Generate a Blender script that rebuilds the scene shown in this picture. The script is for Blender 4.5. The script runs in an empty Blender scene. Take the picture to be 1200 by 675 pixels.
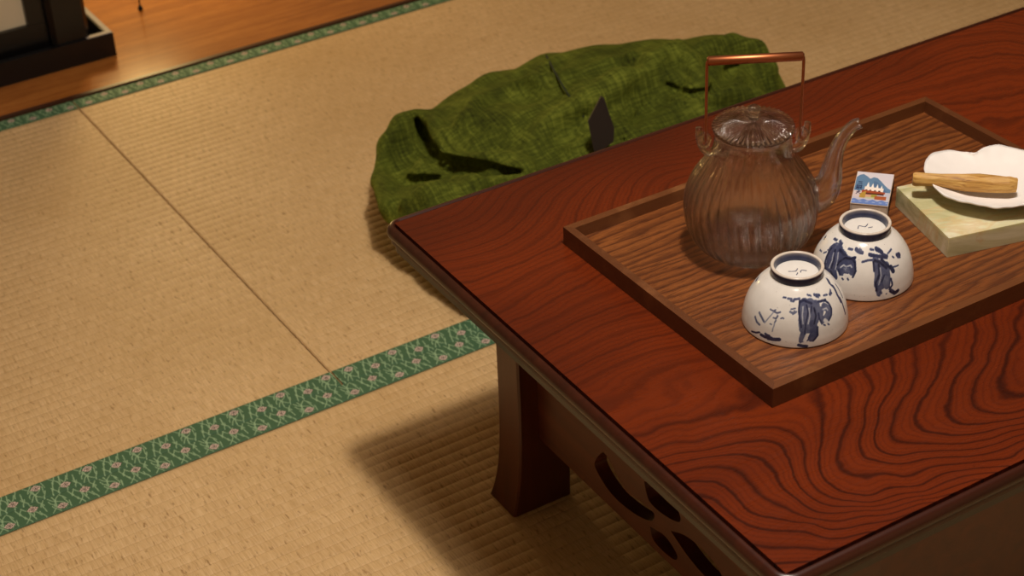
import bpy, bmesh, math, random
import numpy as np
from mathutils import Vector, Matrix
random.seed(7); rng = np.random.default_rng(11)
C = bpy.context.scene.collection
PI = math.pi

BAG_PTS = [
    (0.1964, 0.2723, 0.055) ,
    (0.2195, 0.3023, 0.075) ,
    (0.2486, 0.3323, 0.09) ,
    (0.2802, 0.3533, 0.1) ,
    (0.3043, 0.3565, 0.105) ,
    (0.3174, 0.3378, 0.11) ,
    (0.3663, 0.3413, 0.125) ,
    (0.4388, 0.3281, 0.14) ,
    (0.4909, 0.3245, 0.145) ,
    (0.5576, 0.3004, 0.15) ,
    (0.6079, 0.2723, 0.155) ,
    (0.6549, 0.2398, 0.16) ,
    (0.7117, 0.22, 0.15) ,
    (0.7486, 0.2018, 0.14) ,
    (0.7574, 0.1845, 0.125) ,
    (0.7585, 0.1629, 0.105) ,
    (0.7575, 0.1499, 0.09) ,
    (0.2453, 0.2918, 0.09) ,
    (0.2221, 0.2507, 0.085) ,
    (0.1865, 0.1972, 0.085) ,
    (0.2149, 0.1703, 0.1) ,
    (0.2639, 0.1495, 0.105) ,
    (0.3131, 0.1287, 0.11) ,
    (0.3194, 0.2182, 0.135) ,
    (0.2867, 0.207, 0.12) ,
    (0.4066, 0.234, 0.15) ,
    (0.3421, 0.1732, 0.135) ,
    (0.4234, 0.1795, 0.155) ,
    (0.3706, 0.1198, 0.125) ,
    (0.4033, 0.1116, 0.13) ,
    (0.5003, 0.1391, 0.16) ,
    (0.4521, 0.1077, 0.14) ,
    (0.5135, 0.1022, 0.135) ,
    (0.6065, 0.1375, 0.165) ,
    (0.5943, 0.1028, 0.14) ,
    (0.6769, 0.1385, 0.15) ,
    (0.6851, 0.1296, 0.12) ,
    (0.722, 0.1393, 0.105) ,
    (0.5571, 0.144, 0.165) ,
    (0.3763, 0.3913, 0.065) ,
    (0.4488, 0.3781, 0.08) ,
    (0.5009, 0.3745, 0.085) ,
    (0.5676, 0.3504, 0.09) ,
    (0.6179, 0.3223, 0.095) ,
    (0.6649, 0.2898, 0.1) ,
    (0.7217, 0.27, 0.09) ,
    (0.7586, 0.2518, 0.08) ,
    (0.3863, 0.4263, -0.06) ,
    (0.4588, 0.4131, -0.06) ,
    (0.5109, 0.4095, -0.06) ,
    (0.5776, 0.3854, -0.06) ,
    (0.6279, 0.3573, -0.06) ,
    (0.6749, 0.3248, -0.06) ,
    (0.7317, 0.305, -0.06) ,
    (0.7686, 0.2868, -0.06) ,
]
RIM_L = [(0.4074, -0.5959), (0.3944, -0.5883), (0.3845, -0.5828), (0.3776, -0.5741), (0.3698, -0.561), (0.3653, -0.5466), (0.3652, -0.5314), (0.3718, -0.5133), (0.3795, -0.4995), (0.3871, -0.4912), (0.3978, -0.4831), (0.4101, -0.4801), (0.4241, -0.4843), (0.4342, -0.4939), (0.4396, -0.5005), (0.4472, -0.5004), (0.4599, -0.5006), (0.4705, -0.5064), (0.4763, -0.5169)]
GRAIN = [(0.004, 0.412, 7), (0.026, 0.414, 7), (0.06, 0.422, 7), (0.092, 0.434, 7), (0.108, 0.448, 7), (0.112, 0.465, 7), (0.007, 0.426, 6), (0.037, 0.435, 6), (0.072, 0.442, 6), (0.093, 0.455, 6), (0.097, 0.471, 6), (0.089, 0.486, 6), (0.078, 0.504, 6), (0.07, 0.529, 6), (0.011, 0.435, 5), (0.041, 0.447, 5), (0.069, 0.459, 5), (0.078, 0.473, 5), (0.072, 0.495, 5), (0.063, 0.519, 5), (0.063, 0.538, 5), (0.007, 0.445, 4), (0.036, 0.455, 4), (0.054, 0.47, 4), (0.055, 0.486, 4), (0.05, 0.505, 4), (0.051, 0.525, 4), (0.055, 0.547, 4), (0.005, 0.47, 2), (0.017, 0.48, 2), (0.019, 0.494, 2), (0.016, 0.516, 2), (0.023, 0.535, 2), (0.048, 0.556, 2), (0.006, 0.504, 1), (0.006, 0.528, 1), (0.018, 0.55, 1), (0.039, 0.566, 1), (-0.001, 0.555, 0), (0.031, 0.577, 0), (0.113, 0.451, 7), (0.114, 0.466, 7), (0.099, 0.491, 7), (0.083, 0.514, 7), (0.082, 0.54, 7), (0.1, 0.558, 7), (0.14, 0.571, 7), (0.218, 0.595, 7), (0.173, 0.437, 8.5), (0.154, 0.464, 8.5), (0.123, 0.49, 8.5), (0.104, 0.511, 8.5), (0.105, 0.532, 8.5), (0.128, 0.542, 8.5), (0.161, 0.556, 8.5), (0.235, 0.578, 8.5), (0.204, 0.436, 10), (0.193, 0.453, 10), (0.155, 0.489, 10), (0.136, 0.511, 10), (0.14, 0.528, 10), (0.172, 0.544, 10), (0.245, 0.568, 10), (0.245, 0.431, 11.5), (0.22, 0.459, 11.5), (0.18, 0.482, 11.5), (0.158, 0.503, 11.5), (0.157, 0.522, 11.5), (0.187, 0.54, 11.5), (0.252, 0.561, 11.5), (0.269, 0.441, 13), (0.241, 0.468, 13), (0.201, 0.49, 13), (0.184, 0.509, 13), (0.195, 0.528, 13), (0.223, 0.544, 13), (0.322, 0.444, 14.5), (0.286, 0.473, 14.5), (0.252, 0.487, 14.5), (0.231, 0.505, 14.5), (0.227, 0.526, 14.5), (0.35, 0.442, 16), (0.309, 0.475, 16), (0.285, 0.491, 16), (0.264, 0.509, 16), (0.26, 0.53, 16), (0.089, 0.566, 4), (0.132, 0.58, 4), (0.21, 0.603, 4), (0.052, 0.567, 2), (0.092, 0.584, 2), (0.125, 0.588, 2), (0.055, 0.584, 0.7), (0.093, 0.595, 0.7), (-0.007, 0.333, 9), (0.065, 0.325, 9), (0.117, 0.337, 9), (-0.005, 0.265, 13), (0.06, 0.256, 13), (0.126, 0.263, 13), (-0.001, 0.174, 18), (0.071, 0.157, 18), (0.132, 0.147, 18), (-0.01, 0.083, 22), (0.066, 0.091, 22), (0.135, 0.055, 22), (0.204, 0.024, 22), (-0.002, 0.052, 25), (0.066, 0.052, 25), (0.119, 0.02, 25), (0.006, 0.025, 28), (0.059, 0.024, 28), (0.084, 0.013, 28), (0.422, 0.026, 22), (0.542, 0.018, 22), (0.774, 0.031, 22), (0.286, 0.007, 26), (0.443, -0.001, 26), (0.787, 0.004, 26), (0.261, 0.044, 18), (0.514, 0.051, 18), (0.67, 0.074, 18), (0.622, 0.125, 16), (0.677, 0.129, 16)]
DALES = [[(0.49, 0.22, 0.1724, 0.016), (0.5235, 0.2104, 0.1712, 0.018), (0.54, 0.1762, 0.1892, 0.013)], [(0.317, 0.1838, 0.1328, 0.016), (0.3384, 0.1622, 0.1509, 0.018), (0.3872, 0.1788, 0.1609, 0.01)], [(0.3624, 0.1259, 0.1386, 0.014), (0.4039, 0.1349, 0.1453, 0.014), (0.4302, 0.132, 0.149, 0.01)], [(0.489, 0.1195, 0.1466, 0.015), (0.5202, 0.1299, 0.152, 0.017), (0.5491, 0.1368, 0.1586, 0.013)], [(0.2774, 0.2224, 0.1288, 0.012), (0.2863, 0.1945, 0.1357, 0.014)], [(0.232, 0.2727, 0.0919, 0.02), (0.2562, 0.2876, 0.1022, 0.02), (0.2699, 0.2944, 0.1148, 0.012)], [(0.239, 0.213, 0.1017, 0.01), (0.2507, 0.1456, 0.1273, 0.01)], [(0.6312, 0.1337, 0.1608, 0.014), (0.6561, 0.1446, 0.1639, 0.014), (0.7021, 0.1518, 0.1377, 0.01)], [(0.3845, 0.2615, 0.1471, 0.01), (0.4024, 0.244, 0.1512, 0.012), (0.4158, 0.2283, 0.1511, 0.008)]]
FOLDS = [([(0.1749, 0.1962, 0.0794, 0.0138), (0.2101, 0.274, 0.0681, 0.0172), (0.2451, 0.3138, 0.0889, 0.0196), (0.2714, 0.3269, 0.1049, 0.0184), (0.2862, 0.3224, 0.1134, 0.0138)], 0.009000000000000001), ([(0.1842, 0.1628, 0.0964, 0.0115), (0.207, 0.1445, 0.1079, 0.0184), (0.2611, 0.1447, 0.1026, 0.0196), (0.323, 0.1205, 0.1108, 0.0196)], 0.006), ([(0.292, 0.3122, 0.1176, 0.0115), (0.2905, 0.2783, 0.1176, 0.0138), (0.2877, 0.2498, 0.1147, 0.0138), (0.2882, 0.2243, 0.1195, 0.0115)], 0.0075), ([(0.2624, 0.2261, 0.111, 0.0126), (0.2801, 0.1963, 0.116, 0.0149), (0.3059, 0.1666, 0.117, 0.0161), (0.3326, 0.1355, 0.1161, 0.0138)], 0.006), ([(0.2982, 0.237, 0.1195, 0.0092), (0.3189, 0.2449, 0.1328, 0.0138), (0.3528, 0.2733, 0.1386, 0.0115)], 0.0075), ([(0.328, 0.1595, 0.1228, 0.0115), (0.3503, 0.1641, 0.1353, 0.0149), (0.3912, 0.1702, 0.1414, 0.0161), (0.4248, 0.1663, 0.147, 0.0138)], 0.009000000000000001), ([(0.3697, 0.1375, 0.132, 0.0115), (0.4065, 0.1546, 0.1393, 0.0161), (0.4488, 0.1593, 0.1543, 0.0207), (0.4965, 0.1676, 0.1605, 0.0207), (0.5511, 0.1788, 0.1652, 0.0196), (0.5984, 0.1896, 0.1679, 0.0149), (0.6159, 0.1947, 0.1708, 0.0092)], 0.009000000000000001), ([(0.6193, 0.203, 0.1691, 0.0092), (0.6086, 0.1623, 0.1633, 0.0149), (0.5963, 0.1255, 0.1521, 0.0149), (0.5959, 0.1177, 0.1469, 0.0115)], 0.006), ([(0.5541, 0.1214, 0.1445, 0.0115), (0.5717, 0.1161, 0.1437, 0.0161), (0.6109, 0.1048, 0.1412, 0.0184), (0.6598, 0.0958, 0.1213, 0.0161), (0.6945, 0.1135, 0.0996, 0.0115)], 0.006), ([(0.6456, 0.1805, 0.1693, 0.0092), (0.697, 0.1864, 0.1548, 0.0138), (0.7246, 0.1717, 0.1424, 0.0149), (0.7306, 0.1545, 0.1197, 0.0149), (0.7291, 0.1408, 0.1003, 0.0115)], 0.0075), ([(0.4092, 0.2803, 0.1428, 0.008), (0.4257, 0.2535, 0.1523, 0.0115), (0.4479, 0.245, 0.1551, 0.0092)], 0.0075), ([(0.4627, 0.2392, 0.158, 0.008), (0.506, 0.2239, 0.1658, 0.0115), (0.5554, 0.2174, 0.1661, 0.0092)], 0.0075), ([(0.4425, 0.1886, 0.1575, 0.0069), (0.4941, 0.197, 0.1567, 0.0103), (0.5263, 0.1855, 0.1651, 0.008)], 0.0075), ([(0.2787, 0.1531, 0.1104, 0.0069), (0.3092, 0.1423, 0.1112, 0.0092)], 0.0075), ([(0.3659, 0.1319, 0.1272, 0.0092), (0.3941, 0.1206, 0.1314, 0.0115), (0.4179, 0.1142, 0.1361, 0.008)], 0.0075)]
CUTS = [[(0.5612, 0.1479, 0.1525, 0.003), (0.5653, 0.1367, 0.1473, 0.005), (0.5614, 0.1096, 0.1533, 0.006), (0.5737, 0.1026, 0.1524, 0.005), (0.5902, 0.1012, 0.154, 0.003)], [(0.5655, 0.1536, 0.1489, 0.003), (0.5695, 0.1425, 0.1436, 0.005), (0.5657, 0.1153, 0.1497, 0.006), (0.578, 0.1083, 0.1488, 0.005), (0.5945, 0.1069, 0.1504, 0.003)], [(0.2824, 0.3109, 0.1184, 0.005), (0.2822, 0.2995, 0.1022, 0.008), (0.2671, 0.2569, 0.1045, 0.01), (0.2552, 0.2203, 0.1086, 0.011), (0.263, 0.2019, 0.1082, 0.012), (0.2752, 0.178, 0.1112, 0.011), (0.2823, 0.1375, 0.1235, 0.009), (0.3166, 0.1096, 0.1223, 0.003)], [(0.2856, 0.3172, 0.1148, 0.005), (0.2855, 0.3058, 0.0984, 0.008), (0.2703, 0.2632, 0.1007, 0.01), (0.2584, 0.2265, 0.1048, 0.011), (0.2663, 0.2081, 0.1043, 0.012), (0.2785, 0.1842, 0.1073, 0.011), (0.2858, 0.1435, 0.1196, 0.009), (0.3202, 0.1156, 0.1184, 0.003)], [(0.2889, 0.3236, 0.1111, 0.005), (0.2887, 0.3121, 0.0947, 0.008), (0.2736, 0.2694, 0.0969, 0.01), (0.2617, 0.2327, 0.1009, 0.011), (0.2696, 0.2142, 0.1004, 0.012), (0.2819, 0.1903, 0.1034, 0.011), (0.2892, 0.1496, 0.1157, 0.009), (0.3238, 0.1216, 0.1144, 0.003)], [(0.2921, 0.3299, 0.1074, 0.005), (0.292, 0.3183, 0.0909, 0.008), (0.2768, 0.2757, 0.0931, 0.01), (0.2649, 0.2389, 0.0971, 0.011), (0.2729, 0.2204, 0.0965, 0.012), (0.2853, 0.1964, 0.0996, 0.011), (0.2927, 0.1557, 0.1118, 0.009), (0.3274, 0.1276, 0.1105, 0.003)], [(0.216, 0.2448, 0.0811, 0.004), (0.2217, 0.2277, 0.0858, 0.0075), (0.2356, 0.2149, 0.0882, 0.007), (0.257, 0.1796, 0.102, 0.002)], [(0.2191, 0.251, 0.0772, 0.004), (0.2248, 0.2339, 0.0818, 0.0075), (0.2388, 0.221, 0.0843, 0.007), (0.2603, 0.1857, 0.0981, 0.002)], [(0.2222, 0.2573, 0.0732, 0.004), (0.228, 0.2401, 0.0779, 0.0075), (0.242, 0.2272, 0.0803, 0.007), (0.2636, 0.1918, 0.0942, 0.002)], [(0.1949, 0.2342, 0.0881, 0.002), (0.1931, 0.2198, 0.088, 0.004), (0.1932, 0.2136, 0.0872, 0.002)], [(0.5953, 0.0972, 0.1517, 0.005), (0.6144, 0.101, 0.1589, 0.01), (0.6667, 0.1485, 0.1404, 0.008), (0.6863, 0.1608, 0.1373, 0.003)], [(0.5997, 0.1029, 0.1481, 0.005), (0.6188, 0.1066, 0.1553, 0.01), (0.6711, 0.1541, 0.1369, 0.008), (0.6908, 0.1665, 0.1338, 0.003)], [(0.604, 0.1085, 0.1444, 0.005), (0.6232, 0.1123, 0.1518, 0.01), (0.6756, 0.1597, 0.1334, 0.008), (0.6952, 0.1721, 0.1303, 0.003)], [(0.4537, 0.0916, 0.1272, 0.002), (0.5, 0.1296, 0.1313, 0.0025), (0.5341, 0.1494, 0.1419, 0.0015)], [(0.4577, 0.0974, 0.1234, 0.002), (0.5041, 0.1354, 0.1276, 0.0025), (0.5382, 0.1552, 0.1382, 0.0015)], [(0.4991, 0.3348, 0.1405, 0.0013), (0.4573, 0.2483, 0.1627, 0.0013), (0.4399, 0.1939, 0.1605, 0.0013), (0.4344, 0.14730000000000001, 0.1464, 0.0013)]]
SEAM = [(0.4961, 0.3328, 0.1405), (0.4543, 0.2463, 0.1627), (0.4369, 0.1919, 0.1605), (0.4314, 0.1453, 0.1464)]
TAB_W = [(0.3951, 0.0806, 0.1778), (0.4085, 0.0717, 0.2108), (0.4118, 0.0695, 0.2073), (0.4216, 0.0629, 0.1665), (0.4206, 0.0636, 0.1501), (0.4013, 0.0765, 0.1317)]

S1 = [
    (0.55, 0.63, [(3.112, 0.0171), (-3.092, 0.0141), (-3.015, 0.0133)]),
    (0.55, 0.63, [(-3.095, 0.0223), (-2.995, 0.0197), (-2.934, 0.0178)]),
    (0.35, 0.28, [(-2.905, 0.0168), (-2.838, 0.0221), (-2.76, 0.0276)]),
    (0.35, 0.28, [(-2.711, 0.0121), (-2.686, 0.0197), (-2.664, 0.026)]),
    (0.6, 0.35, [(-2.858, 0.0285), (-2.785, 0.028), (-2.732, 0.0292)]),
    (0.6, 0.42, [(-2.741, 0.0278), (-2.676, 0.0275), (-2.616, 0.0286)]),
    (0.6, 0.42, [(-2.737, 0.0233), (-2.678, 0.0233), (-2.649, 0.0255)]),
    (0.6, 0.35, [(-2.576, 0.0242), (-2.544, 0.025), (-2.515, 0.0246)]),
    (0.5, 0.35, [(-2.783, 0.0178), (-2.744, 0.0176)]),
    (0.5, 0.35, [(-2.69, 0.0203), (-2.67, 0.0217)]),
    (0.85, 0.49, [(3.097, 0.0031), (-3.067, 0.0047), (-2.984, 0.0068)]),
    (0.85, 0.84, [(-2.938, 0.0053), (-2.838, 0.005), (-2.768, 0.0071)]),
    (0.85, 0.98, [(-2.781, 0.0048), (-2.658, 0.0055), (-2.558, 0.0066)]),
    (0.8, 0.7, [(-2.844, 0.0078), (-2.73, 0.0064), (-2.64, 0.0052)]),
    (0.7, 0.35, [(-2.636, 0.0385), (-2.562, 0.0387)]),
    (0.7, 0.35, [(-2.509, 0.0384), (-2.39, 0.0384)]),
    (0.7, 0.35, [(-2.415, 0.0373), (-2.329, 0.0372)]),
    (0.7, 0.42, [(-2.333, 0.0383), (-2.177, 0.0389)]),
    (0.7, 0.28, [(-1.937, 0.0407), (-1.839, 0.0399)]),
    (0.7, 0.56, [(-1.726, 0.0399), (-1.576, 0.0388)]),
    (0.7, 0.35, [(-1.456, 0.0375), (-1.331, 0.0371)]),
    (0.75, 0.56, [(-1.255, 0.036), (-1.156, 0.0362)]),
    (0.7, 0.28, [(-1.696, 0.0387), (-1.632, 0.0378)]),
    (0.5, 0.49, [(-2.395, 0.0301), (-2.316, 0.0291), (-2.261, 0.0304)]),
    (0.5, 0.35, [(-2.382, 0.0319), (-2.284, 0.0327)]),
    (0.5, 0.35, [(-2.333, 0.0285), (-2.3, 0.031)]),
    (0.62, 2.38, [(-2.051, 0.0354), (-2.086, 0.0304), (-2.113, 0.0243), (-2.098, 0.0175)]),
    (0.62, 2.38, [(-1.898, 0.0349), (-1.909, 0.0298), (-1.969, 0.0239), (-2.013, 0.0172)]),
    (0.62, 2.1, [(-1.771, 0.0337), (-1.809, 0.0292), (-1.86, 0.0232)]),
    (0.7, 1.96, [(-1.902, 0.0207), (-1.896, 0.0136), (-1.949, 0.0088)]),
    (0.62, 1.4, [(-2.081, 0.0175), (-2.129, 0.011), (-2.143, 0.0072)]),
    (0.9, 0.49, [(-2.18, 0.0372), (-2.063, 0.0379), (-1.978, 0.0367), (-1.872, 0.0354)]),
    (0.9, 0.42, [(-2.181, 0.0367), (-2.203, 0.0316), (-2.183, 0.0256), (-2.148, 0.0189)]),
    (0.9, 0.35, [(-2.01, 0.0347), (-1.988, 0.0301), (-2.061, 0.0215), (-2.081, 0.0131)]),
    (0.9, 0.35, [(-1.888, 0.0332), (-1.958, 0.0275)]),
    (0.95, 0.42, [(-1.835, 0.0318), (-1.823, 0.0268), (-1.884, 0.0206)]),
    (0.9, 0.49, [(-1.819, 0.0174), (-1.829, 0.0101), (-1.916, 0.0062)]),
    (0.25, 0.35, [(-2.099, 0.0338), (-2.127, 0.028), (-2.113, 0.0216)]),
    (0.25, 0.28, [(-1.958, 0.0323), (-1.958, 0.0275), (-2.009, 0.0213)]),
    (0.85, 0.84, [(-2.188, 0.0033), (-2.124, 0.0024), (-2.044, 0.0018)]),
    (0.1, 0.7, [(-2.089, 0.0071), (-2.048, 0.0115)]),
    (0.1, 0.56, [(-2.126, 0.0048), (-2.046, 0.0053)]),
    (0.8, 0.35, [(-2.031, 0.0069), (-1.999, 0.009)]),
    (0.6, 1.68, [(-1.565, 0.0308), (-1.488, 0.0286), (-1.509, 0.025), (-1.597, 0.0227)]),
    (0.6, 1.54, [(-1.675, 0.0294), (-1.729, 0.0254), (-1.687, 0.0216)]),
    (0.85, 0.49, [(-1.677, 0.0354), (-1.495, 0.0347), (-1.414, 0.0316), (-1.395, 0.0274), (-1.454, 0.0228), (-1.546, 0.0199)]),
    (0.85, 0.42, [(-1.757, 0.0276), (-1.76, 0.0238), (-1.717, 0.0192)]),
    (0.12, 0.98, [(-1.636, 0.0211), (-1.594, 0.0191)]),
    (0.2, 0.28, [(-1.627, 0.0295), (-1.53, 0.0294), (-1.511, 0.0276)]),
    (0.85, 0.35, [(-1.683, 0.0181), (-1.646, 0.017)]),
    (0.85, 0.35, [(-1.581, 0.0175), (-1.553, 0.0164)]),
    (0.9, 0.42, [(-1.524, 0.0346), (-1.462, 0.0349)]),
    (0.7, 0.7, [(-0.826, 0.0422), (-0.931, 0.0401), (-0.933, 0.0381)]),
    (0.75, 0.84, [(-0.903, 0.0376), (-0.987, 0.0318), (-0.997, 0.0261)]),
    (0.85, 0.49, [(-0.713, 0.0357), (-0.77, 0.0305), (-0.819, 0.026)]),
    (0.8, 0.63, [(-0.959, 0.0283), (-0.975, 0.021), (-0.971, 0.0145)]),
    (0.7, 0.35, [(-1.106, 0.0379), (-1.21, 0.0367)]),
]
S2 = [
    (0.75, 0.49, [(2.798, 0.0406), (2.946, 0.0409)]),
    (0.75, 0.49, [(3.06, 0.0419), (-3.064, 0.0409)]),
    (0.8, 0.56, [(2.971, 0.038), (3.089, 0.0379)]),
    (0.8, 0.7, [(-3.107, 0.0397), (-3.001, 0.0386)]),
    (0.7, 0.35, [(2.998, 0.0395), (-3.137, 0.0403)]),
    (0.6, 0.42, [(2.638, 0.0273), (2.744, 0.0279)]),
    (0.6, 0.49, [(2.848, 0.0288), (2.91, 0.0307)]),
    (0.6, 0.35, [(2.907, 0.0326), (2.969, 0.033)]),
    (0.7, 2.66, [(3.045, 0.0347), (3.129, 0.0298), (-3.082, 0.0246), (-2.996, 0.0207)]),
    (0.7, 2.38, [(-3.103, 0.0365), (-3.013, 0.0317), (-2.953, 0.0264)]),
    (0.75, 1.68, [(-2.942, 0.0215), (-2.886, 0.0171)]),
    (0.75, 1.54, [(-2.992, 0.0366), (-2.841, 0.0352)]),
    (0.7, 1.4, [(3.122, 0.0232), (3.13, 0.0206)]),
    (0.92, 0.56, [(2.991, 0.0352), (2.998, 0.0289), (3.058, 0.022), (-3.127, 0.0184)]),
    (0.92, 0.49, [(3.136, 0.0359), (-3.037, 0.029), (-3.018, 0.023)]),
    (0.92, 0.56, [(-3.016, 0.0374), (-2.849, 0.0357), (-2.753, 0.0354)]),
    (0.92, 0.49, [(-3.014, 0.0204), (-2.875, 0.0152)]),
    (0.3, 0.35, [(-3.141, 0.0336), (-3.077, 0.0284), (-3.075, 0.0221)]),
    (0.3, 0.35, [(-3.014, 0.0352), (-2.94, 0.0302), (-2.915, 0.0232)]),
    (0.75, 2.38, [(-2.832, 0.0303), (-2.727, 0.0318), (-2.59, 0.0316)]),
    (0.75, 1.96, [(-2.822, 0.0256), (-2.746, 0.0234)]),
    (0.75, 1.82, [(-2.554, 0.0291), (-2.532, 0.0252)]),
    (0.7, 1.4, [(-2.693, 0.028), (-2.634, 0.0251)]),
    (0.95, 0.49, [(-2.899, 0.0271), (-2.888, 0.0296), (-2.775, 0.0339), (-2.593, 0.0343), (-2.499, 0.0321), (-2.459, 0.0261), (-2.5, 0.0211)]),
    (0.95, 0.63, [(-2.578, 0.0349), (-2.522, 0.0355)]),
    (0.9, 0.42, [(-2.845, 0.0242), (-2.782, 0.0204)]),
    (0.08, 0.7, [(-2.683, 0.0215), (-2.643, 0.0203), (-2.591, 0.0211)]),
    (0.2, 0.35, [(-2.81, 0.0263), (-2.755, 0.0287), (-2.693, 0.028)]),
    (0.2, 0.35, [(-2.66, 0.0285), (-2.594, 0.0297), (-2.557, 0.0285)]),
    (0.9, 0.42, [(-2.717, 0.0182), (-2.696, 0.0175)]),
    (0.9, 0.42, [(-2.605, 0.0191), (-2.585, 0.0182)]),
    (0.7, 0.42, [(-2.784, 0.04), (-2.655, 0.0401)]),
    (0.75, 0.77, [(-2.548, 0.0408), (-2.475, 0.0398), (-2.348, 0.0392)]),
    (0.7, 0.42, [(-2.439, 0.0411), (-2.388, 0.0406)]),
    (0.75, 0.42, [(-2.102, 0.0412), (-2.007, 0.0408)]),
    (0.85, 0.98, [(-1.904, 0.041), (-1.821, 0.0398), (-1.775, 0.0386)]),
    (0.7, 0.35, [(-1.612, 0.0367), (-1.423, 0.0383)]),
    (0.75, 0.42, [(-1.502, 0.0336), (-1.475, 0.0327)]),
    (0.8, 0.98, [(-1.341, 0.0329), (-1.252, 0.0324)]),
    (0.75, 0.49, [(-1.352, 0.0314), (-1.274, 0.0305)]),
    (0.85, 0.77, [(-2.139, 0.0381), (-1.975, 0.0369), (-1.808, 0.0359), (-1.685, 0.0346)]),
    (0.7, 0.49, [(-2.328, 0.0332), (-2.205, 0.0343), (-2.067, 0.0347)]),
    (0.8, 0.63, [(-1.747, 0.0371), (-1.65, 0.0354)]),
    (0.65, 1.82, [(-1.994, 0.0335), (-1.975, 0.0286), (-1.974, 0.0228), (-1.997, 0.0154)]),
    (0.65, 1.82, [(-1.868, 0.0314), (-1.855, 0.0269), (-1.892, 0.0211), (-1.903, 0.0134)]),
    (0.65, 1.68, [(-1.741, 0.0295), (-1.76, 0.0239), (-1.763, 0.0176), (-1.788, 0.0125)]),
    (0.65, 1.54, [(-1.981, 0.0126), (-1.95, 0.0068)]),
    (0.55, 1.68, [(-1.81, 0.0192), (-1.803, 0.014)]),
    (0.95, 0.63, [(-2.011, 0.0341), (-1.884, 0.0321), (-1.757, 0.0274)]),
    (0.95, 0.7, [(-1.828, 0.0339), (-1.706, 0.0286), (-1.642, 0.0263)]),
    (0.95, 1.12, [(-1.638, 0.0269), (-1.604, 0.0235)]),
    (0.8, 0.35, [(-1.599, 0.0265), (-1.426, 0.026)]),
    (0.92, 0.49, [(-2.053, 0.0331), (-2.051, 0.0266)]),
    (0.92, 0.56, [(-1.931, 0.0307), (-1.939, 0.0239), (-2.028, 0.0168), (-2.011, 0.01)]),
    (0.9, 0.49, [(-1.689, 0.0181), (-1.664, 0.0124), (-1.739, 0.0092)]),
    (0.9, 0.42, [(-1.838, 0.022), (-1.899, 0.0174)]),
    (0.3, 0.28, [(-1.904, 0.0283), (-1.906, 0.0224), (-1.966, 0.0152)]),
    (0.95, 1.05, [(-1.705, 0.0074), (-1.615, 0.0039), (-1.538, 0.0049)]),
    (0.8, 0.42, [(-1.737, 0.0112), (-1.67, 0.0062)]),
    (0.08, 0.84, [(-1.901, 0.005), (-1.852, 0.0017)]),
    (0.9, 0.42, [(-1.935, 0.0082)]),
    (0.85, 0.35, [(-1.807, 0.0056)]),
]

# ------------------------------------------------------------------ helpers
def link(o, parent=None):
    C.objects.link(o)
    if parent is not None: o.parent = parent
    return o

def mesh_obj(name, verts, faces, mat, parent=None, smooth=False, attrs=None):
    me = bpy.data.meshes.new(name)
    me.from_pydata([tuple(map(float, v)) for v in verts], [], [tuple(map(int, f)) for f in faces])
    me.update()
    if smooth: me.polygons.foreach_set('use_smooth', [True] * len(me.polygons))
    for k, v in (attrs or {}).items():
        v = np.asarray(v, dtype=np.float32)
        if v.ndim == 1:
            a = me.attributes.new(k, 'FLOAT', 'POINT'); a.data.foreach_set('value', v)
        else:
            a = me.attributes.new(k, 'FLOAT_COLOR', 'POINT')
            c = np.ones((len(v), 4), np.float32); c[:, :3] = v; a.data.foreach_set('color', c.ravel())
    if mat: me.materials.append(mat)
    return link(bpy.data.objects.new(name, me), parent)

def bm_obj(name, bm, mat, parent=None, smooth=False, bevel=0, seg=2):
    if bevel:
        es = [e for e in bm.edges if len(e.link_faces) == 2 and e.calc_face_angle(0) > .5]
        bmesh.ops.bevel(bm, geom=es, offset=bevel, segments=seg, profile=.6, affect='EDGES')
    bmesh.ops.recalc_face_normals(bm, faces=bm.faces)
    me = bpy.data.meshes.new(name); bm.to_mesh(me); bm.free()
    if smooth: me.polygons.foreach_set('use_smooth', [True] * len(me.polygons))
    me.materials.append(mat)
    return link(bpy.data.objects.new(name, me), parent)

def box(bm, x0, x1, y0, y1, z0, z1):
    v = [bm.verts.new(p) for p in [(x0,y0,z0),(x1,y0,z0),(x1,y1,z0),(x0,y1,z0),(x0,y0,z1),(x1,y0,z1),(x1,y1,z1),(x0,y1,z1)]]
    for f in [(3,2,1,0),(4,5,6,7),(0,1,5,4),(1,2,6,5),(2,3,7,6),(3,0,4,7)]: bm.faces.new([v[i] for i in f])

def prism(bm, poly, z0, z1):
    a = [bm.verts.new((x, y, z0)) for x, y in poly]; b = [bm.verts.new((x, y, z1)) for x, y in poly]
    n = len(poly)
    bm.faces.new(a[::-1]); bm.faces.new(b)
    for i in range(n): bm.faces.new([a[i], a[(i+1) % n], b[(i+1) % n], b[i]])

def thing(name, label, cat, loc, rz=0, group=None):
    o = bpy.data.objects.new(name, None); o.empty_display_size = .05
    o.location = loc; o.rotation_euler = (0, 0, rz)
    link(o); return tag(o, label, cat, group)

def tag(o, label, cat, group=None):
    o['label'] = label; o['category'] = cat
    if group: o['group'] = group
    return o

def grid_faces(n, m, wrap=False, off=0):
    """n rows (u) of m columns (v); v wraps when wrap"""
    f = []
    for i in range(n - 1):
        for j in range(m if wrap else m - 1):
            k = (j + 1) % m
            f.append((off + i*m + j, off + i*m + k, off + (i+1)*m + k, off + (i+1)*m + j))
    return f

def lathe(prof, n=64, fn=None):
    """prof: list of (r,z); open ends are closed by the axis when r==0"""
    V = []
    for r, z in prof:
        for j in range(n):
            a = 2*PI*j/n; rr = fn(r, z, a) if fn else r
            V.append((rr*math.cos(a), rr*math.sin(a), z))
    return V, grid_faces(len(prof), n, True)

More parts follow.
